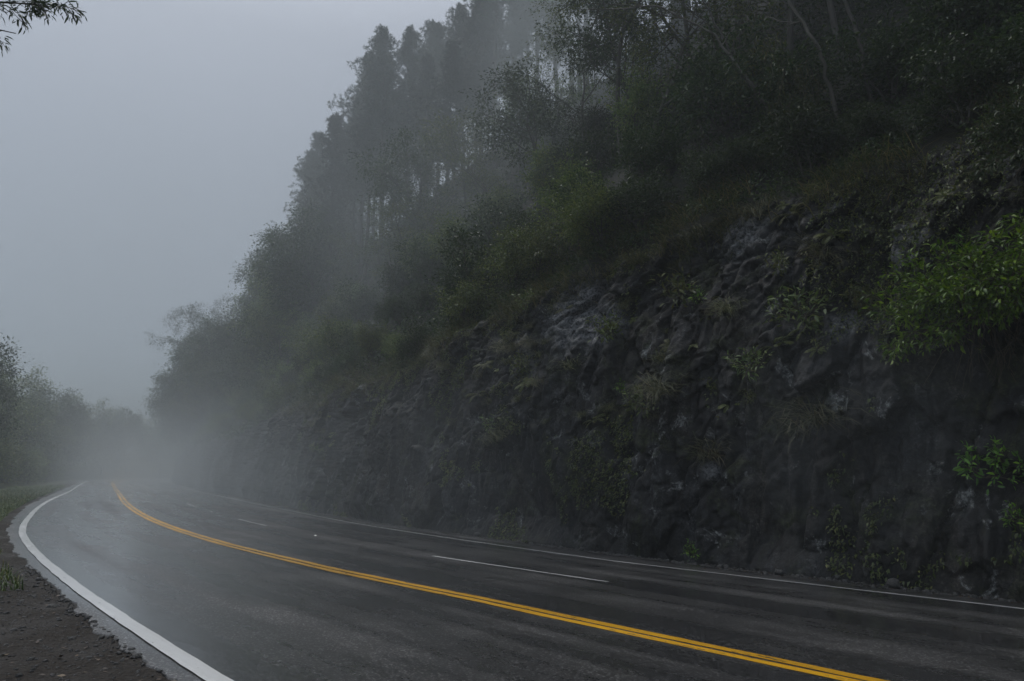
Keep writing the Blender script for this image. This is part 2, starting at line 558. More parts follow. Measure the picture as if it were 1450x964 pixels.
def make_ground():
    """stony wet dirt at the road's edge, mossy turf further out (UV in metres: along, across)"""
    m, n, o = new_mat("verge_ground")
    uv = mapping(n, (1, 1, 1))
    a = noise_tex(n, uv, 1.1, 6, 0.65)
    b = noise_tex(n, uv, 15, 5, 0.7)
    v = n.nodes.new("ShaderNodeTexVoronoi")
    v.inputs["Scale"].default_value = 26
    n.links.new(uv, v.inputs["Vector"])
    dirt = mixc(n, a, (0.012, 0.010, 0.008), (0.036, 0.029, 0.022))
    dirt = mixc(n, 1.0, dirt, rampf(n, b, [(0.3, 0.45), (0.7, 1.7)]), 'MULTIPLY')
    green = mixc(n, b, (0.020, 0.030, 0.010), (0.065, 0.080, 0.022))
    sx = n.nodes.new("ShaderNodeSeparateXYZ")
    n.links.new(uv, sx.inputs[0])
    off = math_(n, 'ADD', sx.outputs[1], math_(n, 'MULTIPLY', a, 2.2))
    gm = math_(n, 'MULTIPLY', rampf(n, math_(n, 'MULTIPLY', off, -0.1), [(0.07, 0.0), (0.13, 1.0)]),
               rampf(n, math_(n, 'MULTIPLY', math_(n, 'ADD', sx.outputs[0], 10), 0.02), [(0.30, 0.0), (0.42, 1.0)]))
    c = mixc(n, gm, dirt, green)
    h = math_(n, 'SUBTRACT', math_(n, 'ADD', b, math_(n, 'MULTIPLY', a, 0.5)), math_(n, 'MULTIPLY', v.outputs["Distance"], 0.7))
    principled(n, o, c, rampf(n, a, [(0.35, 0.6), (0.6, 0.9)]), bump(n, h, 1.0, 0.03), 0.3)
    return m

def make_leaf(name, stops, trans=0.3, rough=0.42):
    m, n, o = new_mat(name)
    g = n.nodes.new("ShaderNodeNewGeometry")
    oi = n.nodes.new("ShaderNodeObjectInfo")
    c = rampf(n, g.outputs["Random Per Island"], stops)
    hs = n.nodes.new("ShaderNodeHueSaturation")
    n.links.new(math_(n, 'ADD', 0.485, math_(n, 'MULTIPLY', oi.outputs["Random"], 0.03)), hs.inputs["Hue"])
    n.links.new(math_(n, 'ADD', 0.7, math_(n, 'MULTIPLY', oi.outputs["Random"], 0.75)), hs.inputs["Value"])
    n.links.new(c, hs.inputs["Color"])
    p = principled(n, None, hs.outputs[0], rough)
    t = n.nodes.new("ShaderNodeBsdfTranslucent")
    n.links.new(hs.outputs[0], t.inputs[0])
    mx = n.nodes.new("ShaderNodeMixShader")
    mx.inputs[0].default_value = trans
    n.links.new(p.outputs[0], mx.inputs[1])
    n.links.new(t.outputs[0], mx.inputs[2])
    n.links.new(mx.outputs[0], o.inputs[0])
    return m

def make_bark(name, dark, light):
    m, n, o = new_mat(name)
    ob = mapping(n, (1, 1, 0.25), "Object")
    a = noise_tex(n, ob, 9, 6, 0.7)
    b = noise_tex(n, mapping(n, (1, 1, 1), "Object"), 1.3, 4, 0.6)
    c = mixc(n, a, dark, light)
    c = mixc(n, rampf(n, b, [(0.5, 0.0), (0.68, 0.7)]), c, (0.035, 0.045, 0.018))
    principled(n, o, c, 0.7, bump(n, a, 0.8, 0.03))
    return m

M = dict(
    asphalt=make_asphalt(),
    white=make_paint("white_road_paint", (0.93, 0.93, 0.90), (0.70, 0.70, 0.67), 0.36),
    yellow=make_paint("yellow_road_paint", (0.93, 0.50, 0.010), (0.78, 0.38, 0.008), 0.385),
    rock=make_rock(),
    soil=make_soil("leaf_litter", (0.007, 0.008, 0.004), (0.020, 0.022, 0.010), 1.0, 0.85),
    ground=make_ground(),
    leaf=make_leaf("broad_leaf", [(0.0, (0.056, 0.094, 0.027)), (0.5, (0.11, 0.162, 0.042)), (0.85, (0.175, 0.22, 0.055)), (1.0, (0.24, 0.25, 0.065))]),
    leaf_dark=make_leaf("dark_leaf", [(0.0, (0.018, 0.038, 0.011)), (0.6, (0.036, 0.066, 0.018)), (1.0, (0.070, 0.100, 0.026))]),
    leaf_bright=make_leaf("fresh_leaf", [(0.0, (0.045, 0.115, 0.010)), (0.5, (0.10, 0.22, 0.014)), (0.85, (0.17, 0.32, 0.02)), (1.0, (0.26, 0.42, 0.03))], 0.35, 0.34),
    needle=make_leaf("pine_needle", [(0.0, (0.018, 0.032, 0.018)), (0.6, (0.030, 0.050, 0.026)), (1.0, (0.05, 0.07, 0.035))], 0.12, 0.55),
    grass=make_leaf("wild_grass", [(0.0, (0.040, 0.052, 0.016)), (0.5, (0.080, 0.090, 0.028)), (0.85, (0.14, 0.13, 0.05)), (1.0, (0.22, 0.17, 0.08))], 0.25, 0.5),
    turf=make_leaf("green_turf", [(0.0, (0.030, 0.056, 0.012)), (0.6, (0.060, 0.095, 0.020)), (1.0, (0.13, 0.13, 0.035))], 0.25, 0.5),
    fern=make_leaf("fern_leaf", [(0.0, (0.05, 0.075, 0.018)), (0.6, (0.10, 0.125, 0.026)), (1.0, (0.17, 0.17, 0.04))], 0.3, 0.45),
    bark=make_bark("grey_bark", (0.030, 0.027, 0.023), (0.115, 0.105, 0.09)),
    bark_pale=make_bark("pale_bark", (0.05, 0.047, 0.04), (0.15, 0.14, 0.115)),
    bark_pine=make_bark("pine_bark", (0.028, 0.022, 0.018), (0.085, 0.07, 0.058)),
    litter=make_leaf("fallen_leaf", [(0.0, (0.025, 0.016, 0.009)), (0.6, (0.07, 0.042, 0.020)), (1.0, (0.15, 0.10, 0.04))], 0.05, 0.5),
    vine=make_bark("dry_vine", (0.035, 0.028, 0.018), (0.11, 0.09, 0.055)),
    stone=make_soil("loose_stone", (0.03, 0.03, 0.03), (0.10, 0.10, 0.095), 2.0, 0.45),
)
#STRUCTURE
# ------------------------------------------------------------------ ground, road, cliff, hillside
def sheet(name, ss, os_, zf, mat, smooth=True, uvscale=1.0):
    s, o = np.meshgrid(ss, os_, indexing='ij')
    x, y = road_xy(s, o)
    z = zf(s, o)
    mb = MB()
    mb.add(np.stack([x, y, z], -1).reshape(-1, 3), grid_faces(len(ss), len(os_)))
    # faces wound so that normals look up
    mb.q = [f[:, ::-1] for f in mb.q]
    return mb.build(name, mat, None, smooth, np.stack([s, o], -1).reshape(-1, 2))

S_END = 215.0
gs = np.concatenate([np.arange(-35, -8, 1.0), np.arange(-8, 14, 0.12), np.arange(14, 45, 0.5), np.arange(45, S_END + 1, 2.5)])
go = np.concatenate([np.arange(-110, -20, 4.0), np.arange(-20, -7, 0.6), np.arange(-7, -4, 0.15), np.arange(-4, 0.3, 0.1), np.array([0.5, 4, 8, 11, 11.6, 12.0, 12.6, 13.5])])
def gz(s, o):
    peb = 0.014 * fbm(s * 4.5, o * 4.5, 0, 90, 3) * np.clip((-o - 0.5) * 2, 0, 1) * np.clip((12 - s) / 6, 0, 1)
    return ground_z(s, o) + peb
ground = sheet("ground", gs, go, gz, M["ground"])
tag(ground, "stony brown dirt shoulder with mossy verge rising into a bank beside the road", kind="structure")

# asphalt: ragged left edge with a broken lip
rs = np.concatenate([np.arange(-35, -8, 0.6), np.arange(-8, 14, 0.04), np.arange(14, 60, 0.5), np.arange(60, S_END + 1, 1.5)])
left_edge = -0.25 - 0.10 * fbm(rs * 0.45, 1.7, 0, 12, 2) - 0.06 * fbm(rs * 2.1, 5.7, 0, 13, 4, 0.65)
left_edge = np.minimum(left_edge, -0.16)
frac = np.concatenate([[0.0, 0.0], np.linspace(0, 1, 26)])
s2, f2 = np.meshgrid(rs, frac, indexing='ij')
o2 = left_edge[:, None] + (EDGE - left_edge[:, None]) * f2
z2 = -CROSS * np.clip(o2, 0, None) + 0.03 * np.clip(o2, None, 0)
z2[:, 0] -= 0.2
o2[:, 0] -= 0.05
x2, y2 = road_xy(s2, o2)
mb = MB()
mb.add(np.stack([x2, y2, z2], -1).reshape(-1, 3), grid_faces(len(rs), len(frac))[:, ::-1])
road = mb.build("road", M["asphalt"], None, False, np.stack([s2, o2], -1).reshape(-1, 2))
tag(road, "wet grey asphalt road curving away below the rock face", kind="structure")

def stripe(name, s0, s1, off, width, mat, label, rag=0.012, step=0.1):
    st = np.arange(s0, s1 + step * 0.5, step)
    cen = np.interp(st, *off) if isinstance(off, tuple) else np.full(st.shape, float(off))
    sd = int(100 + cen.mean() * 10)
    wob = rag * fbm(st * 1.9, 1.3, 0, sd, 3)
    wob2 = rag * fbm(st * 1.9, 9.3, 0, sd + 40, 3)
    a, b = cen - width / 2 + wob, cen + width / 2 + wob2
    f = np.linspace(0, 1, 3)
    a, b = cen - width / 2 + wob, cen + width / 2 + wob2
    s, ff = np.meshgrid(st, f, indexing='ij')
    o = a[:, None] * (1 - ff) + b[:, None] * ff
    x, y = road_xy(s, o)
    z = -CROSS * np.clip(o, 0, None) + 0.03 * np.clip(o, None, 0) + 0.004
    m = MB()
    m.add(np.stack([x, y, z], -1).reshape(-1, 3), grid_faces(len(st), 3)[:, ::-1])
    ob = m.build(name, mat, road, False, np.stack([s, o], -1).reshape(-1, 2))
    if label: ob["label"] = label
    return ob

def shifted(line, d): return (line[0], [v + d for v in line[1]])
LINE_L = ([-30, 16, 24, 38, 60, 90], [0.02, 0.03, 0.2, 0.27, 0.5, 0.4])
LINE_Y = ([-30, -3, 2, 6, 12, 42, 67, 100], [4.42, 4.40, 4.34, 4.1, 3.95, 3.9, 3.78, 3.8])
LINE_D = ([-30, -5, 2.5, 8, 20, 40], [7.7, 7.65, 7.58, 7.24, 7.1, 7.05])
LINE_R = ([-30, -3, 1.4, 5, 10, 18, 31, 50, 80], [11.1, 11.05, 10.82, 10.6, 10.75, 10.95, 11.25, 11.2, 10.9])
stripe("edge_line", -30, 200, LINE_L, 0.16, M["white"], "white edge line along the dirt shoulder", 0.008)
stripe("edge_line", -30, 200, LINE_R, 0.10, M["white"], "thin white edge line below the rock face")
stripe("centre_line", -30, 200, shifted(LINE_Y, -0.102), 0.14, M["yellow"], "yellow centre line nearer the dirt shoulder")
stripe("centre_line", -30, 200, shifted(LINE_Y, 0.102), 0.15, M["yellow"], "yellow centre line nearer the rock face")
for a, b in ((-16.5, -9.0), (2.4, 7.6), (19.2, 23.3), (34.8, 38.9), (50, 54), (65.5, 69.5), (81, 85), (97, 101)):
    stripe("lane_dash", a, b, LINE_D, 0.10, M["white"], None)

# the blasted rock face
cs = np.concatenate([np.arange(-34, -14, 0.35), np.arange(-14, -8, 0.1), np.arange(-8, 24, 0.05), np.arange(24, 50, 0.16), np.arange(50, 110, 0.5), np.arange(110, S_END + 1, 1.5)])
ct = np.concatenate([np.linspace(0, 1, 181)])
sg, tg = np.meshgrid(cs, ct, indexing='ij')
hg = tg * (cliff_height(sg) + 0.1)
xg, yg, zg = cliff_pt(sg, hg)
mb = MB()
mb.add(np.stack([xg, yg, zg], -1).reshape(-1, 3), grid_faces(len(cs), len(ct))[:, ::-1])
cliff = mb.build("rock_cliff", M["rock"], None, False)
tag(cliff, "dark wet rock face cut along the road with pale lichen patches", kind="structure")

# hillside above, its first row tucked behind the top of the rock
hs = np.concatenate([np.arange(-34, -12, 1.0), np.arange(-12, 40, 0.4), np.arange(40, S_END + 1, 2.0)])
hq = np.concatenate([[-1.0, 0, 0.15, 0.35, 0.6], np.arange(0.9, 12, 0.4), np.arange(12, 40, 1.5), np.arange(40, 62, 4)])
sg, qg = np.meshgrid(hs, hq, indexing='ij')
Hs = cliff_height(sg)
xc, yc, zc = cliff_pt(sg, Hs + 0.1)
oc = TOE + 0.11 * (Hs + 0.1) + 0.09 * Hs - cliff_disp(sg, Hs + 0.1)
wgt = np.clip(qg / 2.0, 0, 1)
og = (oc + 0.12) * (1 - wgt) + cliff_top_o(sg) * wgt + qg
xg, yg = road_xy(sg, og)
zg = slope_z(sg, og) * wgt + (zc - 0.03 + qg * 0.7) * (1 - wgt)
og_back = qg < 0                                           # a hidden lip reaching down behind the rock's edge
xb, yb = road_xy(sg, oc + 0.35)
xg, yg, zg = np.where(og_back, xb, xg), np.where(og_back, yb, yg), np.where(og_back, zc - 2.5, zg)
mb = MB()
mb.add(np.stack([xg, yg, zg], -1).reshape(-1, 3), grid_faces(len(hs), len(hq))[:, ::-1])
hill = mb.build("hillside", M["soil"], None, True)
tag(hill, "steep overgrown hillside above the rock face", kind="structure")

#VEGETATION
# ------------------------------------------------------------------ where the plants stand (along the road, up the slope; metres)
PINE_SPOTS = [(46, 22), (49, 18), (52, 25), (55, 20), (50, 29), (57, 26), (61, 20), (64, 24), (60, 29), (67, 19), (70, 23), (66, 29), (44, 26), (41, 21), (38, 25), (36, 29), (33, 24), (73, 19), (76, 23), (40, 30), (63, 16), (57, 16), (69, 15), (80, 18), (34, 30), (51, 15), (62, 12.5), (72, 14), (78, 14), (84, 22), (45, 17), (30, 27), (27, 31), (31, 31), (29, 21), (26, 24), (24, 20), (28, 17.5), (22, 25), (25, 28), (33, 19), (88, 11), (92, 13), (86, 15), (97, 12), (91, 17), (82, 17), (75, 11), (66, 12)]
FAR_SPOTS = [(80, 11, 1.22), (84, 8, 1.12), (88, 12, 1.22), (91, 6, 1.08), (95, 9, 1.17), (98, 4, 1.03), (102, 7, 1.22), (106, 3, 1.08), (110, 6, 1.26), (113, 1.8, 1.08), (117, 4.5, 1.35), (121, 1.2, 1.30), (126, 2.5, 1.71), (131, 0.8, 1.17), (86, 16, 1.35), (93, 15, 1.35), (137, 1.5, 1.17), (74, 10, 1.26), (78, 6.5, 1.08), (143, 1, 1.17), (100, 13, 1.35), (107, 11, 1.26)]
BANK_SPOTS = [(42, -13, 1.35), (49, -14, 1.4), (56, -12, 1.05), (60, -15, 1.25), (67, -11.5, 0.95), (72, -16, 1.4), (79, -12, 1.1), (87, -14, 1.3), (95, -11, 1.1), (104, -12, 1.3), (112, -10, 1.15), (120, -11, 1.3), (128, -9.5, 1.2), (136, -11, 1.4), (144, -9, 1.3), (152, -10, 1.4), (160, -8.5, 1.3), (169, -9, 1.5), (178, -8, 1.4), (188, -8, 1.5), (198, -8, 1.5), (82, -19, 1.6), (98, -20, 1.6), (118, -19, 1.7), (140, -17, 1.7)]
BUSH_SPOTS = [(35, -9.5, 1.3), (39, -10.5, 1.5), (43, -9.8, 1.5), (47.5, -10.4, 1.6), (52, -9.8, 1.6), (57, -10, 1.6), (62, -9.6, 1.6), (68, -9.6, 1.7), (73, -9.2, 1.7), (37, -7.8, 0.9), (41, -8.5, 1.1), (45, -7.6, 1.0), (50, -8, 1.2), (54, -7.2, 1.0), (59, -8, 1.3), (64, -7.4, 1.2), (70, -7.5, 1.3), (77, -7.2, 1.3), (84, -7, 1.4), (92, -7, 1.5), (100, -7, 1.5), (109, -6.5, 1.5), (118, -6.5, 1.6), (128, -6.5, 1.6)]
LEANERS = [
    ((1.3, 2.7, [(0.2, 2.2, 0.4), (0.9, 4.4, 0.6), (1.1, 7.0, 0.8)]), 0.06, 3, 0, "pale thin trunk leaning left in front of the dark wood", M["bark_pale"], 901),
    ((0.6, 3.4, [(0.1, 2.0, 0.2), (0.5, 4.6, 0.4), (0.6, 7.0, 0.4)]), 0.065, 3, 0, "dark slim trunk just behind the pale leaning one", M["bark"], 902),
    ((2.9, 2.6, [(0.8, 1.7, 0.5), (1.8, 3.9, 1.0), (3.6, 5.6, 1.5), (6.2, 6.6, 2.0)]), 0.05, 7, 0, "crooked bare tree arching left above the vine curtain", M["bark_pale"], 903),
    ((3.4, 2.9, [(0.8, 1.8, 0.5), (1.6, 4.2, 0.9), (2.2, 6.6, 1.2)]), 0.05, 5, 0, "thin bare stem rising beside the crooked arching tree", M["bark"], 904),
    ((9.0, 6.0, [(-0.4, 2.2, 0.6), (0.4, 4.2, 1.4), (2.2, 6.0, 2.2), (4.0, 7.2, 3.0)]), 0.09, 26, 30, "light green leaning canopy at the left edge of the dark wood", M["bark"], 905),
    ((30.0, 9.5, [(0.8, 2.0, 0.6), (2.4, 4.4, 1.2), (3.8, 6.0, 1.6)]), 0.10, 18, 16, "pale branching small tree on the open slope below the pines", M["bark_pale"], 906),
]
def VINES(v):
    b = on_slope(3.8, 3.0)
    c = on_slope(2.2, 2.4)
    return [(v[0], (b[0] - 0.4, b[1] - 0.5, b[2] + 2.3), 0.3, 1.0, "thick leafy curtain of vines below the crooked bare tree"),
            (v[1], (c[0] - 0.5, c[1] - 0.6, c[2] + 1.9), 1.3, 0.9, "thinner trailing vines at the foot of the pale leaning trunk")]
CLIFF_PLANTS = [
    ("s", 0, 5.4, 6.9, 1.35, "yellow-green leafy shoot standing out alone on the dark upper rock"),
    ("s", 0, 7.6, 6.1, 1.1, "yellowish leafy plant below the pale layered rock"),
    ("s", 2, 1.2, 5.7, 1.2, "green drooping plant in the middle of the lichen streaked rock"),
    ("t", 2, 0.7, 3.3, 1.25, "large straw coloured grass tuft hanging on the lower rock"),
    ("t", 0, 3.7, 2.6, 1.1, "grass tuft hanging beside the white lichen boulder"),
    ("s", 1, -2.3, 2.1, 1.1, "bright green plant low on the rock under the overhanging bush"),
    ("s", 1, -2.75, 2.3, 0.9, "second bright green plant low on the rock at the near end"),
    ("s", 1, -2.9, 1.3, 0.7, "tiny bright sprig lowest on the near rock"),
    ("f", 0, 1.6, 8.6, 0.95, "big arching fern at the rock's top edge by the dark wood"),
    ("f", 0, 0.4, 7.6, 0.8, "arching fern on the upper rock below the dark wood"),
    ("f", 1, 1.0, 7.0, 1.0, "green fern clump over the lichen streaks"),
    ("t", 1, 9.2, 5.4, 1.2, "grass tuft on the ledge under the pale layered rock"),
    ("s", 1, 4.1, 0.25, 0.6, "small weed at the foot of the rock beside the white line"),
    ("s", 2, 2.5, 4.6, 0.9, "dull green plant half way up the dark rock"),
]
TWIGS = [(-5.35, 7.0, 6.85), (-5.45, 7.0, 6.85), (-6.3, 7.4, 7.35), (-6.4, 7.9, 7.15)]
STONES = [(10.5, 12.1, 0.07, "grey stone at the rock's foot before the lane dash's near end"), (13.0, 12.2, 0.11, "lone rounded stone at the foot of the rock beside the lane dash"), (0.4, 12.35, 0.06, "small stone wedged at the near rock's foot between two larger stones"), (4.4, 11.9, 0.05, "small stone lying by the white line at the rock's foot"), (1.5, 12.0, 0.10, "fist sized stone at the foot of the near rock"), (-0.8, 12.1, 0.13, "largest fallen stone at the foot of the near rock"), (7.5, 12.0, 0.08, "pale stone at the rock's foot beyond the small weed")]
STUDS = [(14.3, "nearer white stud between the lane dashes"), (29.5, "farther white stud between the lane dashes")]
# ------------------------------------------------------------------ plant builders
def rot_about(v, axis, ang):
    axis = axis / np.linalg.norm(axis)
    return v * math.cos(ang) + np.cross(axis, v) * math.sin(ang) + axis * np.dot(axis, v) * (1 - math.cos(ang))

def perp(r, d):
    a = np.cross(d, r.normal(size=3))
    return a / np.linalg.norm(a)

def grow(r, mb, base, d, length, rad, level, cfg, tips):
    """one branch and what springs from it"""
    n = cfg.get('segs', 7)
    pts = [np.array(base, float)]
    d = np.array(d, float) / np.linalg.norm(d)
    for i in range(n):
        d = d + r.normal(size=3) * cfg['wob'] + np.array([0, 0, cfg['up'][level]])
        d = d / np.linalg.norm(d)
        pts.append(pts[-1] + d * length / n)
    pts = np.array(pts)
    radii = np.linspace(rad, rad * (0.45 if level < cfg['levels'] else 0.25), n + 1)
    tube(mb, pts, np.maximum(radii, cfg.get('minr', 0.006)), 7 if level == 0 else (5 if level == 1 else 4))
    if level >= cfg['levels']:
        tips.append(pts[n // 3:])
        return
    if level == cfg['levels'] - 1: tips.append(pts[int(n * 0.7):])
    k = cfg['kids'][level]
    k = int(r.integers(k[0], k[1] + 1))
    lo = cfg['from'][level]
    ts = lo + (1 - lo) * (np.arange(k) + r.uniform(0, 1, k)) / k
    roll = r.uniform(0, 6.28)
    ax0 = perp(r, d)
    for j, t in enumerate(ts):
        f = t * n
        i = min(int(f), n - 1)
        p = pts[i] + (pts[i + 1] - pts[i]) * (f - i)
        dd = pts[i + 1] - pts[i]
        dd = dd / np.linalg.norm(dd)
        axis = rot_about(perp(r, dd) * 0.25 + np.cross(dd, ax0), dd, roll + j * 2.4)
        ang = math.radians(r.uniform(*cfg['ang'][level]))
        nd = rot_about(dd, axis, ang)
        grow(r, mb, p, nd, length * r.uniform(*cfg['ratio'][level]) * (1.15 - 0.45 * t * cfg.get('cone', 0.6)), rad * 0.52 * (1.1 - 0.4 * t), level + 1, cfg, tips)

def leaf_cloud(r, mb, tips, per_m, spread, ln, wd, flat=0.6, droop=0.25, fine=False, out=0.6):
    P = []
    T = []
    for t in tips:
        seg = np.linalg.norm(np.diff(t, axis=0), axis=1).sum()
        k = max(2, int(per_m * seg * r.uniform(0.5, 1.5)))
        f = r.uniform(0, len(t) - 1.001, k)
        i = f.astype(int)
        P.append(t[i] + (t[i + 1] - t[i]) * (f - i)[:, None])
        T.append(t[i + 1] - t[i])
    P = np.concatenate(P)
    T = unit(np.concatenate(T))
    J = r.normal(size=P.shape) * spread
    J[:, 2] *= flat
    D = unit(T * out + unit(J + 1e-6) * 0.9 + r.normal(size=P.shape) * 0.35 + np.array([0, 0, -0.12]))
    N = unit(np.array([0, 0, 1.0]) + r.normal(size=P.shape) * 0.45)
    L = ln * r.uniform(0.6, 1.3, len(P))
    leaves(mb, P + J, D, N, L, L * wd, 0.18, droop, fine)
    return len(P)

def tree_thing(name, base_d, cfg, length, rad, leafcfg, seed, bark, leaf, stems=1, lean=0.12, trunk_name='trunk', crown_name='crown'):
    r = np.random.default_rng(seed)
    root = empty(name)
    wood, crown, tips = MB(), MB(), []
    for k in range(stems):
        a = r.uniform(0, 6.28)
        b = np.array([math.cos(a), math.sin(a), 0]) * (0.12 if stems > 1 else 0)
        d = np.array(base_d, float) + np.array([math.cos(a), math.sin(a), 0]) * (lean if stems == 1 else r.uniform(0.2, 0.75))
        grow(r, wood, b + np.array([0, 0, -0.35]), d, length * (1 if stems == 1 else r.uniform(0.7, 1.1)), rad, 0, cfg, tips)
    leaf_cloud(r, crown, tips, **leafcfg)
    wood.build(trunk_name, bark, root, True)
    crown.build(crown_name, leaf, root)
    return root

SHRUB = dict(levels=2, wob=0.10, up=[0.05, 0.06, 0.02], kids=[(5, 7), (4, 5)], ang=[(25, 60), (30, 65)], ratio=[(0.45, 0.7), (0.45, 0.7)], **{'from': [0.2, 0.2]}, minr=0.006)
SPREAD = dict(levels=3, wob=0.09, up=[0.05, 0.03, 0.0, -0.02], kids=[(5, 6), (4, 5), (3, 4)], ang=[(35, 62), (30, 60), (30, 60)], ratio=[(0.55, 0.75), (0.45, 0.6), (0.5, 0.7)], **{'from': [0.38, 0.35, 0.25]}, minr=0.008)
ROUND = dict(levels=3, wob=0.08, up=[0.06, 0.05, 0.02, 0.0], kids=[(8, 10), (4, 5), (3, 4)], ang=[(35, 70), (30, 60), (30, 60)], ratio=[(0.32, 0.5), (0.45, 0.6), (0.5, 0.7)], **{'from': [0.28, 0.3, 0.25]}, minr=0.008)
FULL = dict(levels=3, wob=0.09, up=[0.05, 0.05, 0.02, 0.0], kids=[(13, 16), (5, 6), (3, 4)], ang=[(40, 80), (30, 60), (30, 60)], ratio=[(0.36, 0.56), (0.45, 0.6), (0.5, 0.7)], **{'from': [0.08, 0.2, 0.2]}, minr=0.01)
TALL = dict(levels=3, wob=0.06, up=[0.05, 0.05, 0.02, 0.0], kids=[(8, 10), (4, 5), (3, 4)], ang=[(35, 65), (30, 60), (30, 60)], ratio=[(0.25, 0.4), (0.45, 0.6), (0.5, 0.7)], **{'from': [0.5, 0.3, 0.25]}, minr=0.01)

def pine(seed, H, crown_from, width):
    r = np.random.default_rng(seed)
    root = empty("pine_tree")
    wood, crown = MB(), MB()
    n = 14
    z = np.linspace(-0.6, H, n)
    bend = np.cumsum(r.normal(size=(n, 2)) * 0.05, axis=0)
    pts = np.concatenate([bend, z[:, None]], 1)
    tube(wood, pts, np.linspace(0.24, 0.035, n), 7)
    P, D = [], []
    zz = H * crown_from
    while zz < H - 0.25:
        t = (zz - H * crown_from) / (H * (1 - crown_from))
        prof = width * (0.55 + 0.45 * min(1, t * 3.5)) * (1 - t ** 1.9) + 0.18
        for k in range(int(r.integers(3, 6))):
            if r.uniform() < 0.22: continue
            a = r.uniform(0, 6.28)
            L = prof * r.uniform(0.35, 1.35)
            up = r.uniform(-0.12, 0.35) + 0.55 * t
            d = np.array([math.cos(a), math.sin(a), up])
            i = int(np.clip(np.searchsorted(z, zz) - 1, 0, n - 2))
            b = pts[i] + (pts[i + 1] - pts[i]) * (zz - z[i]) / (z[i + 1] - z[i])
            m = 5
            q = [b]
            for s_ in range(m):
                d = d + r.normal(size=3) * 0.12 + np.array([0, 0, 0.07])
                d /= np.linalg.norm(d)
                q.append(q[-1] + d * L / m)
            q = np.array(q)
            tube(wood, q, np.linspace(0.045, 0.012, m + 1) * (1.2 - 0.5 * t), 4)
            for s_ in range(1, m + 1):
                for e in range(3 if s_ < m else 4):
                    off = r.normal(size=3) * 0.26 * (1 + 0.4 * (s_ < m)) * (1.1 - 0.5 * t)
                    P.append(q[s_] + off)
                    D.append(d * 0.6 + r.normal(size=3) * 0.5 + np.array([0, 0, 0.3]))
        zz += r.uniform(0.20, 0.50)
    P = np.array(P); D = unit(np.array(D))
    k = 12                                                    # needles of each tuft
    PP = np.repeat(P, k, 0)
    DD = unit(np.repeat(D, k, 0) * 0.55 + r.normal(size=PP.shape) * 0.75)
    L = r.uniform(0.24, 0.46, len(PP))
    leaves(crown, PP, DD, r.normal(size=PP.shape), L, np.full(len(PP), 0.06), 0.0, 0.25)
    wood.build("trunk", M["bark_pine"], root, True)
    crown.build("crown", M["needle"], root)
    return root

def fern_mesh(seed, fronds, length, mb=None):
    """arching fronds, each with paired leaflets"""
    r = np.random.default_rng(seed)
    stem, leaf = MB(), MB()
    for k in range(fronds):
        a = r.uniform(0, 6.28)
        L = length * r.uniform(0.6, 1.15)
        d = np.array([math.cos(a), math.sin(a), r.uniform(0.5, 1.6)])
        d /= np.linalg.norm(d)
        p = [np.zeros(3)]
        for i in range(12):
            d = d + np.array([0, 0, -0.13]) + r.normal(size=3) * 0.03
            d /= np.linalg.norm(d)
            p.append(p[-1] + d * L / 12)
        p = np.array(p)
        tube(stem, p, np.linspace(0.008, 0.003, 13), 3)
        f = np.linspace(1.5, 11.95, 40)
        i = f.astype(int)
        b = p[i] + (p[i + 1] - p[i]) * (f - i)[:, None]
        t = unit(p[i + 1] - p[i])
        side = unit(np.cross(t, np.array([0, 0, 1.0])))
        ll = L * 0.26 * np.sin((f - 1.2) / 11.2 * math.pi) ** 0.7 + 0.015
        for sgn in (-1, 1):
            leaves(leaf, b, unit(side * sgn + t * 0.45 + r.normal(size=b.shape) * 0.08), np.cross(side, t), ll, ll * 0.2, 0.1, 0.22)
    return stem, leaf

def fern(seed, fronds, length, name="fern"):
    root = empty(name)
    s_, l_ = fern_mesh(seed, fronds, length)
    s_.build("stem", M["vine"], root)
    l_.build("frond", M["fern"], root)
    return root

def tuft(seed, n, ln, hang=0.6, name="grass_tuft", mat="grass"):
    r = np.random.default_rng(seed)
    mb = MB()
    P = r.normal(size=(n, 3)) * np.array([0.11, 0.11, 0.03]) * (ln / 0.6)
    a = r.uniform(0, 6.28, n)
    up = r.uniform(0.2, 1.6, n)
    D = np.stack([np.cos(a), np.sin(a), up], 1)
    blades(mb, P, D, ln * r.uniform(0.5, 1.25, n), np.full(n, 0.013) * r.uniform(0.6, 1.4, n), r.uniform(0.4, 1.3, n) * hang * 1.6, r)
    return mb.build(name, M[mat])

def sprig(seed, stems, length, ln, leaf, name="leafy_plant", fine=True, droop=-0.03):
    """a few leafy shoots leaning out from a ledge"""
    cfg = dict(levels=1, wob=0.13, up=[0.03, 0.05], kids=[(4, 6)], ang=[(30, 65)], ratio=[(0.35, 0.6)], **{'from': [0.25]}, minr=0.004)
    r = np.random.default_rng(seed)
    root = empty(name)
    wood, crown, tips = MB(), MB(), []
    for k in range(stems):
        a = r.uniform(0, 6.28)
        grow(r, wood, (0, 0, 0), np.array([math.cos(a) * 0.7, math.sin(a) * 0.7, r.uniform(0.2, 1.1)]), length * r.uniform(0.6, 1.1), 0.012, 0, cfg, tips)
    leaf_cloud(r, crown, tips, 26, 0.05, ln, 0.36, 0.8, 0.22, fine, 0.8)
    wood.build("stem", M["vine"], root)
    crown.build("foliage", M[leaf], root)
    return root

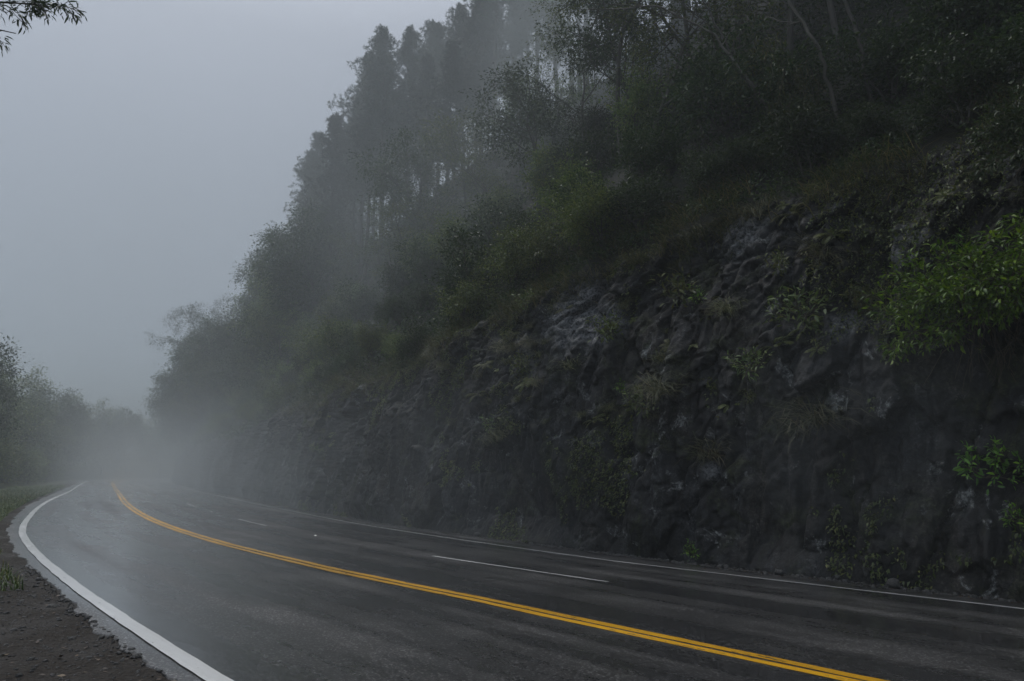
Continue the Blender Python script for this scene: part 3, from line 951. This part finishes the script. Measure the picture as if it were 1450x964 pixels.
# ------------------------------------------------------------------ placing
ORD = ["first", "second", "third", "fourth", "fifth", "sixth", "seventh", "eighth", "ninth", "tenth", "eleventh", "twelfth", "thirteenth", "fourteenth", "fifteenth", "sixteenth", "seventeenth", "eighteenth", "nineteenth", "twentieth"]
TENS = {20: "twenty", 30: "thirty", 40: "forty", 50: "fifty", 60: "sixty", 70: "seventy", 80: "eighty", 90: "ninety"}
def ordinal(i):
    if i < 20: return ORD[i]
    if (i + 1) % 10 == 0: return TENS[i + 1][:-1] + "ieth"
    return TENS[(i + 1) // 10 * 10] + "-" + ORD[(i + 1) % 10 - 1]

used = set()
def place(proto, loc, rz, sc, label, cat, group, tilt=(0, 0)):
    if proto.name in used: o = copy_tree(proto)
    else:
        o = proto
        used.add(proto.name)
    o.location = loc
    o.rotation_euler = (tilt[0], tilt[1], rz)
    o.scale = (sc, sc, sc) if not isinstance(sc, tuple) else sc
    for k in ("label", "category", "group"):
        if k in o: del o[k]
    tag(o, label, cat, group)
    return o

def on_slope(s, q):
    o = float(cliff_top_o(s)) + q
    x, y = road_xy(s, o)
    return float(x), float(y), float(slope_z(s, o))

def on_ground(s, o):
    x, y = road_xy(s, o)
    return float(x), float(y), float(ground_z(s, o))

def on_cliff(s, h, extra=0.0):
    x, y, z = cliff_pt(s, h, extra)
    return float(x), float(y), float(z)

def outward(s):
    """angle about Z that turns +X to point from the rock to the road"""
    return math.pi + float(np.interp(s, ST, HD))

rr = random.Random(11)

# --- pines of the ridge stand
pines = [pine(101, 24, 0.46, 3.3), pine(102, 22, 0.40, 3.0), pine(103, 26, 0.58, 3.4), pine(104, 20, 0.30, 3.1)]
spots = []
for s, q in PINE_SPOTS:
    spots.append((s + rr.uniform(-0.6, 0.6), q + rr.uniform(-0.6, 0.6)))
lst = []
for i, (s, q) in enumerate(spots):
    x, y, z = on_slope(s, q)
    lst.append((math.atan2(x, y), x, y, z, i))
lst.sort()
for k, (a, x, y, z, i) in enumerate(lst):
    place(pines[(i * 7) % 4], (x, y, z), rr.uniform(0, 6.28), rr.uniform(0.86, 1.12) * (1.12 if x < -18 else 1.0),
          "tall slim pine in the misty stand on the hillside, %s from its left end" % ordinal(k), "pine", "pines of the stand on the hillside")

# --- broad-leaved trees and shrubs of the slope, in rows up the hill
shrubs = [tree_thing("shrub", (0, 0, 1), SHRUB, 2.2, 0.035, dict(per_m=60, spread=0.16, ln=0.15, wd=0.42, flat=0.8), 200 + k, M["bark"], M[["leaf", "leaf_dark", "leaf"][k]], stems=6) for k in range(3)]
spread = [tree_thing("spreading_tree", (0, 0, 1), SPREAD, 5.2, 0.10, dict(per_m=60, spread=0.19, ln=0.15, wd=0.36, flat=0.35), 220 + k, M["bark_pale"], M["leaf"], lean=0.25) for k in range(3)]
rounds = [tree_thing("broadleaf_tree", (0, 0, 1), ROUND, 7.5, 0.13, dict(per_m=60, spread=0.26, ln=0.21, wd=0.42, flat=0.7), 240 + k, M["bark"], M[["leaf", "leaf_dark"][k % 2]]) for k in range(3)]
far = [tree_thing("misty_tree", (0, 0, 1), FULL, 7.5, 0.13, dict(per_m=52, spread=0.34, ln=0.24, wd=0.5, flat=0.75), 280 + k, M["bark"], M[["leaf_dark", "leaf"][k % 2]]) for k in range(3)]
talls = [tree_thing("forest_tree", (0, 0, 1), TALL, 13, 0.115, dict(per_m=60, spread=0.26, ln=0.16, wd=0.42, flat=0.6), 260 + k, M["bark"], M["leaf_dark"], lean=0.14) for k in range(2)]
LOOK = {"shrub": ("bushy", "shrub"), "spreading_tree": ("flat-topped spreading", "tree"), "broadleaf_tree": ("round-crowned", "tree"), "forest_tree": ("tall thin-trunked", "tree")}

def row(kind_list, srange, step, q, jitter, scale, rowname, group):
    s = srange[0]
    k = 0
    while s < srange[1]:
        p = rr.choice(kind_list)
        if s < 9 and p in shrubs: p = shrubs[1]               # shrubs towards the near end always take the dark leaved model
        ss, qq = s + rr.uniform(-0.35, 0.35) * step, max(0.3, q + rr.uniform(-jitter, jitter))
        sc = rr.uniform(*scale)
        look, cat = LOOK[p.name.split('.')[0]]
        place(p, on_slope(ss, qq), rr.uniform(0, 6.28), (sc * rr.uniform(0.9, 1.15), sc * rr.uniform(0.9, 1.15), sc * rr.uniform(0.85, 1.15)),
              "%s %s in the %s, %s from the near end" % (look, cat, rowname, ordinal(k)), cat, group, (rr.uniform(-0.1, 0.1), rr.uniform(-0.1, 0.1)))
        s += step * (1 + 0.012 * max(0, s))
        k += 1

row(shrubs, (-14, 112), 1.9, 0.9, 0.5, (0.42, 0.75), "fringe along the rock's top edge", "shrubs along the top of the rock")
row(shrubs[1:2] + shrubs, (-14, 112), 2.1, 2.9, 0.9, (0.6, 1.15), "second row above the rock", "second row of shrubs above the rock")
row(shrubs + spread[:1], (8, 110), 2.3, 5.6, 1.0, (0.8, 1.25), "third row above the rock", "third row of growth above the rock")
row(spread + rounds[:2] + shrubs, (16, 110), 3.1, 8.6, 1.0, (0.7, 1.05), "fourth row above the rock", "fourth row of growth above the rock")
row(rounds + spread[1:], (24, 42), 3.8, 12.5, 1.3, (0.8, 1.15), "fifth row above the rock", "fifth row of growth above the rock")
row(talls, (-14, 13), 2.6, 6.5, 1.6, (0.8, 1.1), "dark wood above the near rock", "trees of the dark wood above the near rock")
row(talls, (-16, 12), 3.0, 11.0, 1.6, (0.9, 1.15), "dark wood's second rank", "second rank of the dark wood")
row(talls, (-16, 13), 3.2, 16.0, 1.8, (0.9, 1.2), "dark wood's third rank", "third rank of the dark wood")

# --- trees beyond the stand, stepping down to the bend
k = 0
for s, q, sc in FAR_SPOTS:
    place(far[k % 3], on_slope(s, q), rr.uniform(0, 6.28), sc, "misty round-crowned tree stepping down towards the bend, %s from the pines" % ordinal(k), "tree", "trees stepping down towards the bend")
    k += 1

place(talls[0], on_slope(119, 1.8), 0.4, 1.55, "tallest misty tree standing alone above the far bend", "tree", None)
# --- trees on the bank across the road
k = 0
for s, o, sc in BANK_SPOTS:
    place(far[0 if s < 80 else (k + 1) % 3], on_ground(s, o), rr.uniform(0, 6.28), sc, "misty tree on the bank across the road, %s from the camera's side" % ordinal(k), "tree", "trees on the bank across the road")
    k += 1
k = 0
for s, o, sc in BUSH_SPOTS:
    place(shrubs[1 if s < 75 else k % 3], on_ground(s, o), rr.uniform(0, 6.28), sc, "low bush at the foot of the bank across the road, %s from the camera's side" % ordinal(k), "shrub", "bushes at the foot of the bank")
    k += 1

# models of which no copy was planted
for p in pines + shrubs + spread + rounds + far + talls:
    if p.name not in used:
        for c in list(p.children): bpy.data.objects.remove(c)
        bpy.data.objects.remove(p)

# ------------------------------------------------------------------ single plants that stand out
# the large bush hanging from the rock at the near end
def overhang():
    r = np.random.default_rng(501)
    root = empty("overhanging_bush")
    wood, crown, tips = MB(), MB(), []
    cfg = dict(levels=2, wob=0.10, up=[-0.02, 0.02, -0.03], kids=[(6, 8), (4, 6)], ang=[(25, 60), (30, 60)], ratio=[(0.4, 0.62), (0.45, 0.7)], **{'from': [0.3, 0.2]}, minr=0.005)
    for k in range(13):
        a = r.uniform(-1.15, 1.15)
        d = np.array([math.cos(a), math.sin(a) * 1.2, r.uniform(0.0, 1.0)])
        grow(r, wood, (r.uniform(-0.1, 0.1), r.uniform(-0.6, 0.6), r.uniform(-0.3, 0.5)), d, r.uniform(1.0, 1.9), 0.028, 0, cfg, tips)
    leaf_cloud(r, crown, tips, 44, 0.06, 0.12, 0.40, 0.7, 0.3, True, 0.75)
    wood.build("branch", M["vine"], root, True)
    crown.build("foliage", M["leaf_bright"], root)
    rt = MB()
    for k in range(60):                                        # roots and dead stems hanging below
        p = [np.array([r.uniform(0.0, 0.35), r.uniform(-0.8, 0.8), r.uniform(-0.3, 0.1)])]
        d = np.array([r.uniform(-0.1, 0.35), r.uniform(-0.3, 0.3), -1.0])
        for i in range(8):
            d = unit(d + r.normal(size=3) * 0.22 + np.array([0, 0, -0.15]))
            p.append(p[-1] + d * r.uniform(0.1, 0.24))
        tube(rt, p, np.linspace(0.011, 0.004, 9), 4)
    rt.build("hanging_root", M["vine"], root)
    return root
o = overhang()
s0 = -2.95
o.location = on_cliff(s0, 5.2, -0.15)
o.rotation_euler = (0, 0, outward(s0))
tag(o, "large bright green bush hanging out from the rock at the near end", "bush")
o = overhang_small = copy_tree(o)
s0 = -4.0
o.location = on_cliff(s0, 8.3, -0.2)
o.rotation_euler = (0, 0, outward(s0) + 0.5)
o.scale = (0.8, 0.8, 0.8)
for c_ in o.children:
    if c_.name.startswith('foliage'):
        c_.material_slots[0].link = 'OBJECT'
        c_.material_slots[0].material = M['leaf_dark']
tag(o, "upper leafy bush on the rock, above the large bright overhanging bush", "bush")

def leaning_tree(name, pts, rad, twigs, leafy, label, bark, seed, cat="tree", vines=0):
    """a thin crooked tree given by the points its trunk passes through"""
    r = np.random.default_rng(seed)
    pts = np.array(pts, float)
    base = pts[0].copy()
    root = empty(name, base)
    pts = pts - base
    t = np.linspace(0, len(pts) - 1, 22)
    i = np.minimum(t.astype(int), len(pts) - 2)
    f = (t - i)[:, None]
    f = f * f * (3 - 2 * f) * 0.35 + f * 0.65
    path = pts[i] * (1 - f) + pts[i + 1] * f + r.normal(size=(22, 3)) * 0.025
    wood, crown, tips = MB(), MB(), []
    tube(wood, path, np.linspace(rad, rad * 0.4, 22), 7)
    cfg = dict(levels=1, wob=0.12, up=[0.02, 0.03], kids=[(3, 5)], ang=[(25, 60)], ratio=[(0.35, 0.6)], **{'from': [0.3]}, minr=0.006)
    for k in range(twigs):
        j = int(r.integers(8, 21))
        d = unit(path[j] - path[j - 1]) + r.normal(size=3) * 0.7
        grow(r, wood, path[j], d, r.uniform(0.9, 2.2), rad * 0.35, 0, cfg, tips)
    wood.build("trunk", bark, root, True)
    if leafy and tips:
        leaf_cloud(r, crown, tips, leafy * 3, 0.17, 0.09, 0.45, 0.5, 0.25)
        crown.build("crown", M["leaf"], root)
    tag(root, label, cat)
    return root

def bare(s, q, steps, *a, **k):
    """steps: (along, up, outward) metres from the foot"""
    b = np.array(on_slope(s, q))
    h = float(np.interp(s, ST, HD))
    al = np.array([-math.sin(h), math.cos(h), 0]); ou = -np.array([math.cos(h), math.sin(h), 0])
    return [b + al * x + ou * z + np.array([0, 0, y]) for x, y, z in [(0, -0.3, 0)] + steps]

for args in LEANERS:
    leaning_tree("leaning_tree", bare(*args[0]), *args[1:])

# curtain of vines under the crooked tree
def vine_curtain(seed, n, length, leafy):
    r = np.random.default_rng(seed)
    root = empty("hanging_vine")
    st_, lf = MB(), MB()
    P = []
    for k in range(n):
        p = [np.array([r.normal() * 0.35, r.normal() * 0.45, r.uniform(-0.3, 0.3)])]
        d = np.array([0, 0, -1.0])
        L = length * r.uniform(0.35, 1.1)
        for i in range(10):
            d = unit(d + r.normal(size=3) * 0.18 + np.array([0, 0, -0.1]))
            p.append(p[-1] + d * L / 10)
        p = np.array(p)
        tube(st_, p, np.full(11, 0.007), 3)
        P.append(p)
    leaf_cloud(r, lf, P, leafy, 0.07, 0.13, 0.3, 1.0, 0.4, False, 0.5)
    st_.build("stem", M["vine"], root)
    lf.build("foliage", M["fern"], root)
    return root
vines = [vine_curtain(601, 26, 2.0, 24), vine_curtain(602, 18, 2.6, 14)]
for (p, loc, rz, sc, label) in VINES(vines):
    place(p, loc, rz, sc, label, "vine", "hanging vines above the rock")

# --- plants rooted in the rock
sp = [sprig(701, 7, 0.65, 0.16, "fern"), sprig(702, 6, 0.5, 0.13, "leaf_bright"), sprig(703, 8, 0.7, 0.15, "leaf")]
fr = [fern(711, 15, 0.6), fern(712, 12, 0.45)]
tf = [tuft(721, 150, 0.75, 0.8), tuft(722, 110, 0.55, 0.7), tuft(723, 190, 1.0, 1.0)]
for kind, idx, s, h, sc, label in CLIFF_PLANTS:
    p = dict(s=sp, f=fr, t=tf)[kind][idx]
    cat = dict(s="plant", f="fern", t="grass tuft")[kind]
    place(p, on_cliff(s, h, -0.02), outward(s) + rr.uniform(-0.4, 0.4), sc, label, cat, None, (rr.uniform(-0.1, 0.1), 0.45))

# smaller tufts, ferns and plants scattered over the face
NAMES = dict(s=("small leafy plant", "plant"), f=("small arching fern", "fern"), t=("straw coloured grass tuft", "grass tuft"))
scat = []
rs_ = random.Random(5)
tries = 0
while len(scat) < 150 and tries < 4000:
    tries += 1
    s = rs_.uniform(-7, 34)
    h = rs_.uniform(0.4, 1.0) * float(cliff_height(s))
    m = float(fbm(s * 0.35, h * 0.35, 0, 99, 3))
    if m < 0.05 - 0.45 * (h / float(cliff_height(s)) - 0.6): continue
    if any(abs(s - a) + abs(h - b) < 0.45 for a, b, _ in scat): continue
    scat.append((s, h, rs_.choice("sffttt")))
cnt = {}
scat.sort(key=lambda t: (t[2], t[0]))
for s, h, kd in scat:
    i = cnt.get(kd, 0)
    cnt[kd] = i + 1
    n_, cat = NAMES[kd]
    lst_ = dict(s=sp, f=fr, t=tf)[kd]
    place(rs_.choice(lst_), on_cliff(s, h, -0.02), outward(s) + rs_.uniform(-0.5, 0.5), rs_.uniform(0.45, 0.95),
          "%s on the rock face, %s such %s from the near end" % (n_, ordinal(i), cat), cat, cat + "s on the rock face", (rs_.uniform(-0.2, 0.2), rs_.uniform(0.2, 0.7)))

# --- the tree beside the camera whose leafy twig hangs into the view
def roadside():
    r = np.random.default_rng(801)
    base = np.array([-9.2, 6.4, float(-0.2)])
    root = empty("roadside_tree", base)
    wood, crown, tips = MB(), MB(), []
    tr = np.array([(0, 0, -0.3), (0.1, 0.1, 2), (-0.1, 0.2, 4.2), (0.2, 0.3, 6.6), (0.1, 0.2, 9.5)])
    tube(wood, tr, [0.2, 0.17, 0.15, 0.11, 0.05], 9)
    cfg = dict(levels=1, wob=0.10, up=[-0.04, -0.06], kids=[(4, 5)], ang=[(25, 55)], ratio=[(0.4, 0.6)], **{'from': [0.25]}, minr=0.004)
    for end in TWIGS:
        a = np.array([0.1, 0.25, 6.4])
        b = np.array(end) - base
        mid = (a + b) / 2 + np.array([0, 0, 0.5])
        t = np.linspace(0, 1, 14)[:, None]
        path = a * (1 - t) ** 2 + 2 * mid * t * (1 - t) + b * t * t + r.normal(size=(14, 3)) * 0.015
        tube(wood, path, np.linspace(0.045, 0.006, 14), 5)
        for k in range(5):
            j = int(r.integers(9, 14))
            grow(r, wood, path[j], unit(path[13] - path[11]) + r.normal(size=3) * 0.55, r.uniform(0.16, 0.36), 0.005, 0, cfg, tips)
    for k in range(14):
        j = r.uniform(4.5, 9.3)
        a_ = r.uniform(1.6, 4.9)
        grow(r, wood, (0.1, 0.2, j), (math.cos(a_), math.sin(a_), 0.4), r.uniform(1.0, 2.0), 0.03, 0, cfg, tips)
    leaf_cloud(r, crown, tips, 95, 0.03, 0.085, 0.22, 1.0, 0.2, True, 0.9)
    wood.build("trunk", M["bark"], root, True)
    crown.build("crown", M["leaf_dark"], root)
    tag(root, "roadside tree beside the dirt shoulder with a leafy twig hanging into the sky", "tree")
roadside()

# ------------------------------------------------------------------ ground cover nobody could count
def scatter_cover():
    r = np.random.default_rng(31)
    mb = MB()
    # leafy low growth on the hillside, thicker close by
    for n, srng, qmax, ln in ((75000, (-14, 26), 13, 0.12), (26000, (20, 60), 16, 0.22), (12000, (55, 120), 20, 0.4)):
        s = r.uniform(*srng, n)
        q = r.uniform(0, 1, n) ** 1.3 * qmax
        keep = fbm(s * 0.5, q * 0.5, 0, 33, 3) > -0.55
        s, q = s[keep], q[keep]
        o = cliff_top_o(s) + q
        x, y = road_xy(s, o)
        mound = np.clip(fbm(s * 0.8, q * 0.8, 0, 34, 3) + 0.5, 0, 2) * 0.55
        z = slope_z(s, o) + r.uniform(0, 1, len(s)) * mound * (ln / 0.13) ** 0.5
        D = r.normal(size=(len(s), 3)) + np.array([-0.5, -0.3, 0.2])
        L = ln * r.uniform(0.6, 1.4, len(s))
        leaves(mb, np.stack([x, y, z], 1), D, np.array([0, 0, 1.0]) + r.normal(size=(len(s), 3)) * 0.5, L, L * 0.42, 0.15, 0.25)
    u = mb.build("undergrowth", M["leaf_dark"])
    tag(u, "low leafy undergrowth covering the hillside between the shrubs", "undergrowth", kind="stuff")
    # leafy creepers over the rock where moss and soil hold
    mb = MB()
    n = 150000
    s = r.uniform(-9, 40, n)
    H = cliff_height(s)
    t = r.uniform(0.01, 1.03, n)
    h = t * H
    m = fbm(s * 0.42, h * 0.42, 0, 35, 4) + 0.55 * fbm(s * 2.0, h * 1.4, 3, 36, 3)
    lim = np.interp(t, [0, 0.06, 0.14, 0.3, 0.6, 0.85, 1.03], [0.25, 0.45, 0.85, 0.78, 0.55, 0.28, 0.05]) - 0.35 * np.clip((2.5 - s) / 6, 0, 1) * np.clip((t - 0.45) * 3, 0, 1)
    keep = m > lim
    s, h = s[keep], h[keep]
    x, y, z = cliff_pt(s, h, r.uniform(0, 0.14, len(s)))
    hd = np.interp(s, ST, HD)
    D = np.stack([-np.cos(hd), -np.sin(hd), -0.5 * np.ones_like(hd)], 1) + r.normal(size=(len(s), 3)) * 0.7
    L = 0.085 * r.uniform(0.6, 1.5, len(s))
    leaves(mb, np.stack([x, y, z], 1), D, np.array([0, 0, 1.0]) + r.normal(size=(len(s), 3)) * 0.4, L, L * 0.45, 0.15, 0.25)
    c = mb.build("rock_creeper", M["leaf"])
    tag(c, "small leaved creeping growth clinging to the damp rock", "creeper", kind="stuff")
    # long grass hanging over the rock's top edge
    mb = MB()
    n = 15000
    s = r.uniform(-6, 45, n)
    q = r.exponential(0.45, n)
    k2 = fbm(s * 0.45, q, 0, 38, 3) > -0.35
    s, q = s[k2], q[k2]
    H = cliff_height(s)
    x0, y0, z0 = cliff_pt(s, H - 0.1 - 0.5 * r.exponential(0.5, len(s)))
    x1, y1 = road_xy(s, cliff_top_o(s) + q)
    z1 = slope_z(s, cliff_top_o(s) + q)
    pick = r.uniform(0, 1, len(s)) < 0.5
    P = np.where(pick[:, None], np.stack([x0, y0, z0], 1), np.stack([x1, y1, z1], 1))
    hd = np.interp(s, ST, HD)
    D = np.stack([-np.cos(hd) * 0.8, -np.sin(hd) * 0.8, 0.7 * np.ones_like(hd)], 1) + r.normal(size=(len(s), 3)) * 0.45
    blades(mb, P, D, r.uniform(0.3, 0.95, len(s)), r.uniform(0.008, 0.02, len(s)), r.uniform(0.6, 1.6, len(s)), r)
    g = mb.build("grass", M["grass"])
    tag(g, "long straw and green grass hanging over the top of the rock", "grass", kind="stuff")
    # turf of the verge
    mb = MB()
    n = 60000
    s = r.uniform(6, 75, n)
    l = 0.55 + r.uniform(0, 1, n) ** 1.4 * 9
    k3 = fbm(s * 0.5, l * 0.6, 0, 39, 3) > 0.25 - np.clip((s - 6) / 9, 0, 1) * 0.9
    s, l = s[k3], l[k3]
    x, y = road_xy(s, -l)
    z = ground_z(s, -l)
    D = np.array([0, 0, 1.0]) + r.normal(size=(len(s), 3)) * 0.45
    blades(mb, np.stack([x, y, z - 0.01], 1), D, r.uniform(0.06, 0.2, len(s)) * (1 + s / 50), r.uniform(0.006, 0.014, len(s)) * (1 + s / 25), r.uniform(0.2, 1.0, len(s)), r)
    g = mb.build("verge_turf", M["turf"])
    tag(g, "short green grass on the verge across the white edge line", "grass", kind="stuff")
scatter_cover()

def fallen_leaves():
    r = np.random.default_rng(61)
    mb = MB()
    n = 1500
    s = r.uniform(-7, 26, n)
    toe = np.arange(n) % 2 == 0
    o = np.where(toe, 11.9 + 0.28 * r.normal(size=n), -0.25 - 2.6 * r.uniform(0, 1, n) ** 1.4)
    x, y = road_xy(s, o)
    z = np.where(o > 0, -CROSS * o + 0.006 * (o < EDGE) - 0.035 * (o >= EDGE), gz(s, o) + 0.008)
    D = np.stack([r.normal(size=n), r.normal(size=n), 0.12 * r.normal(size=n)], 1)
    L = r.uniform(0.03, 0.075, n)
    leaves(mb, np.stack([x, y, z], 1), D, np.array([0, 0, 1.0]) + 0.25 * r.normal(size=(n, 3)), L, L * 0.5, 0.15, -0.1)
    g = mb.build("leaf_litter", M["litter"])
    tag(g, "brown fallen leaves strewn on the shoulder and at the rock's foot", "leaves", kind="stuff")
fallen_leaves()

# --- loose stones: grit of the shoulder as one heap-less spread, larger ones by themselves
def stone_bm(r, rad):
    lat = []
    n, m = 4, 6
    for i in range(n + 1):
        th = math.pi * i / n
        for j in range(m):
            ph = 2 * math.pi * j / m
            lat.append((math.sin(th) * math.cos(ph), math.sin(th) * math.sin(ph), math.cos(th) * 0.7))
    v = np.array(lat)
    v = v * (1 + 0.35 * fbm(v[:, 0] * 1.6 + r.uniform(0, 50), v[:, 1] * 1.6, v[:, 2] * 1.6, 5, 3))[:, None] * rad
    i, j = np.meshgrid(np.arange(n), np.arange(m), indexing='ij')
    j2 = (j + 1) % m
    f = np.stack([(i * m + j).ravel(), ((i + 1) * m + j).ravel(), ((i + 1) * m + j2).ravel(), (i * m + j2).ravel()], 1)
    return v, f

def grit():
    r = np.random.default_rng(41)
    mb = MB()
    n = 9000
    protos = [stone_bm(r, 1.0) for _ in range(6)]
    s = -7.0 + r.uniform(0, 1, n) ** 1.2 * 16
    l = 0.22 + r.uniform(0, 1, n) ** 1.5 * 3.6
    toe = np.arange(n) % 3 == 0                               # every fourth piece lies along the foot of the rock
    s = np.where(toe, r.uniform(-6, 30, n), s)
    l = np.where(toe, -12.15 - 0.22 * r.normal(size=n), l)
    x, y = road_xy(s, -l)
    z = np.where(toe, -CROSS * -l + 0.003 * (l > -EDGE) - 0.04 * (l < -EDGE), np.maximum(gz(s, -l), np.where(l < 0.34, -0.012, -9)))
    size = 0.006 + r.exponential(0.007, n) + np.where(toe, r.exponential(0.012, n), 0)
    for k in range(n):
        v, f = protos[k % 6]
        a = r.uniform(0, 6.28)
        c, s_ = math.cos(a), math.sin(a)
        vv = v @ np.array([[c, -s_, 0], [s_, c, 0], [0, 0, 1]]) * size[k] + np.array([x[k], y[k], z[k]])
        mb.add(vv, f)
    g = mb.build("gravel", M["stone"])
    tag(g, "wet grit scattered over the brown dirt shoulder", "gravel", kind="stuff")
grit()

r_ = np.random.default_rng(43)
for k, (s, o, rad, label) in enumerate(STONES):
    v, f = stone_bm(r_, rad)
    mb = MB()
    mb.add(v, f)
    ob = mb.build("fallen_stone", M["stone"], None, True)
    x, y = road_xy(s, o)
    ob.location = (float(x), float(y), -CROSS * max(o, 0) + rad * 0.35)
    tag(ob, label, "stone")
# raised reflective studs between the lanes
for k, (s, label) in enumerate(STUDS):
    ob = MB()
    v = np.array([(-.035, -.035, 0), (.035, -.035, 0), (.035, .035, 0), (-.035, .035, 0), (-.025, -.02, .014), (.025, -.02, .014), (.025, .02, .014), (-.025, .02, .014)])
    ob.add(v, [(4, 5, 6, 7), (0, 1, 5, 4), (1, 2, 6, 5), (2, 3, 7, 6), (3, 0, 4, 7)])
    t = ob.build("road_stud", M["white"])
    od = float(np.interp(s, *LINE_D))
    x, y = road_xy(s, od)
    t.location = (float(x), float(y), -CROSS * od + 0.003)
    t.rotation_euler = (0, 0, float(np.interp(s, ST, HD)))
    tag(t, label, "road stud", "road studs between the dashes")
#HAZE
def haze_box():
    x0, x1, y0, y1, z0, z1 = -270, 190, -160, 330, -2.4, 118
    v = [(x, y, z) for x in (x0, x1) for y in (y0, y1) for z in (z0, z1)]
    q = [(0, 1, 3, 2), (4, 6, 7, 5), (0, 4, 5, 1), (2, 3, 7, 6), (0, 2, 6, 4), (1, 5, 7, 3)]
    m, n, o = new_mat("haze_air")
    p = n.nodes.new("ShaderNodeVolumePrincipled")
    p.inputs["Color"].default_value = (0.86, 0.93, 0.955, 1)
    p.inputs["Density"].default_value = HAZE_DENSITY
    p.inputs["Anisotropy"].default_value = 0.15
    n.links.new(p.outputs[0], o.inputs["Volume"])
    mb = MB()
    mb.add(v, q)
    h = mb.build("haze", m)
    tag(h, "grey mist filling the whole valley", kind="stuff")
haze_box()

def mist(name, loc, rz, size, dens, noise_scale, label, ramp_along=None, low=False, seed=0.0):
    """a bank of denser mist: an ellipsoid-like volume thinning out to nothing at its faces"""
    m, n, o = new_mat(name + "_air")
    t = n.nodes.new("ShaderNodeTexCoord")
    sx = n.nodes.new("ShaderNodeSeparateXYZ")
    n.links.new(t.outputs["Object"], sx.inputs[0])
    def fall(sock, half, soft):
        a = math_(n, 'ABSOLUTE', sock)
        r = n.nodes.new("ShaderNodeMapRange")
        r.interpolation_type = 'SMOOTHSTEP'
        for k, v in zip(("From Min", "From Max", "To Min", "To Max"), (half * soft, half, 1.0, 0.0)): r.inputs[k].default_value = v
        n.links.new(a, r.inputs["Value"])
        return r.outputs[0]
    hx, hy, hz = size[0] / 2, size[1] / 2, size[2] / 2
    f = math_(n, 'MULTIPLY', fall(sx.outputs[0], hx, 0.4), fall(sx.outputs[1], hy, 0.3))
    if low:
        r = n.nodes.new("ShaderNodeMapRange")
        r.interpolation_type = 'SMOOTHSTEP'
        for k, v in zip(("From Min", "From Max", "To Min", "To Max"), (-hz + 1.5, hz, 1.0, 0.0)): r.inputs[k].default_value = v
        n.links.new(sx.outputs[2], r.inputs["Value"])
        f = math_(n, 'MULTIPLY', f, r.outputs[0])
    else:
        f = math_(n, 'MULTIPLY', f, fall(sx.outputs[2], hz, 0.2))
    mp = n.nodes.new("ShaderNodeMapping")
    mp.inputs["Location"].default_value = (seed, seed * 1.7, 0)
    n.links.new(t.outputs["Object"], mp.inputs[0])
    nz = noise_tex(n, mp.outputs[0], noise_scale, 1, 0.5, 0.0)
    f = math_(n, 'MULTIPLY', f, rampf(n, nz, [(0.32, 0.3), (0.68, 1.0)]))
    p = n.nodes.new("ShaderNodeVolumePrincipled")
    p.inputs["Color"].default_value = (0.86, 0.93, 0.955, 1)
    p.inputs["Anisotropy"].default_value = 0.15
    n.links.new(math_(n, 'MULTIPLY', f, dens), p.inputs["Density"])
    n.links.new(p.outputs[0], o.inputs["Volume"])
    mb = MB()
    v = [(x, y, z) for x in (-hx, hx) for y in (-hy, hy) for z in (-hz, hz)]
    mb.add(v, [(0, 1, 3, 2), (4, 6, 7, 5), (0, 4, 5, 1), (2, 3, 7, 6), (0, 2, 6, 4), (1, 5, 7, 3)])
    ob = mb.build(name, m)
    ob.location = loc
    ob.rotation_euler = (0, 0, rz)
    tag(ob, label, kind="stuff")

def road_place(s, o, z):
    x, y = road_xy(s, o)
    return float(x), float(y), z
# local X runs along the road
def along(s): return math.pi / 2 + float(np.interp(s, ST, HD))
mist("mist_bank", road_place(74, 10, 5.0), along(74), (124, 31, 14), 0.030, 0.10, "pale mist lying thick on the road at the bend", low=True)
mist("mist_bank", road_place(25, 11.5, 3.0), along(25), (44, 8, 8), 0.026, 0.22, "thin mist drifting along the foot of the rock", low=True, seed=3.0)
mist("mist_bank", road_place(68, 24, 32), along(75), (156, 104, 66), 0.0076, 0.045, "broad grey mist over the pine stand and the far slope", seed=11.0)
mist("mist_wisp", road_place(-0.6, 11.6, 2.2), along(0), (6, 3, 7), 0.030, 0.5, "faint wisp of mist rising before the near rock", seed=5.0)
mist("mist_bank", road_place(33, 20, 16), along(33), (46, 18, 22), 0.014, 0.10, "thin veil of mist hanging over the shrubs of the middle slope", seed=14.0)
mist("mist_wisp", (5.5, 42, 32), 0.3, (18, 24, 24), 0.055, 0.12, "wisp of mist between the pine stand and the dark wood", seed=8.0)
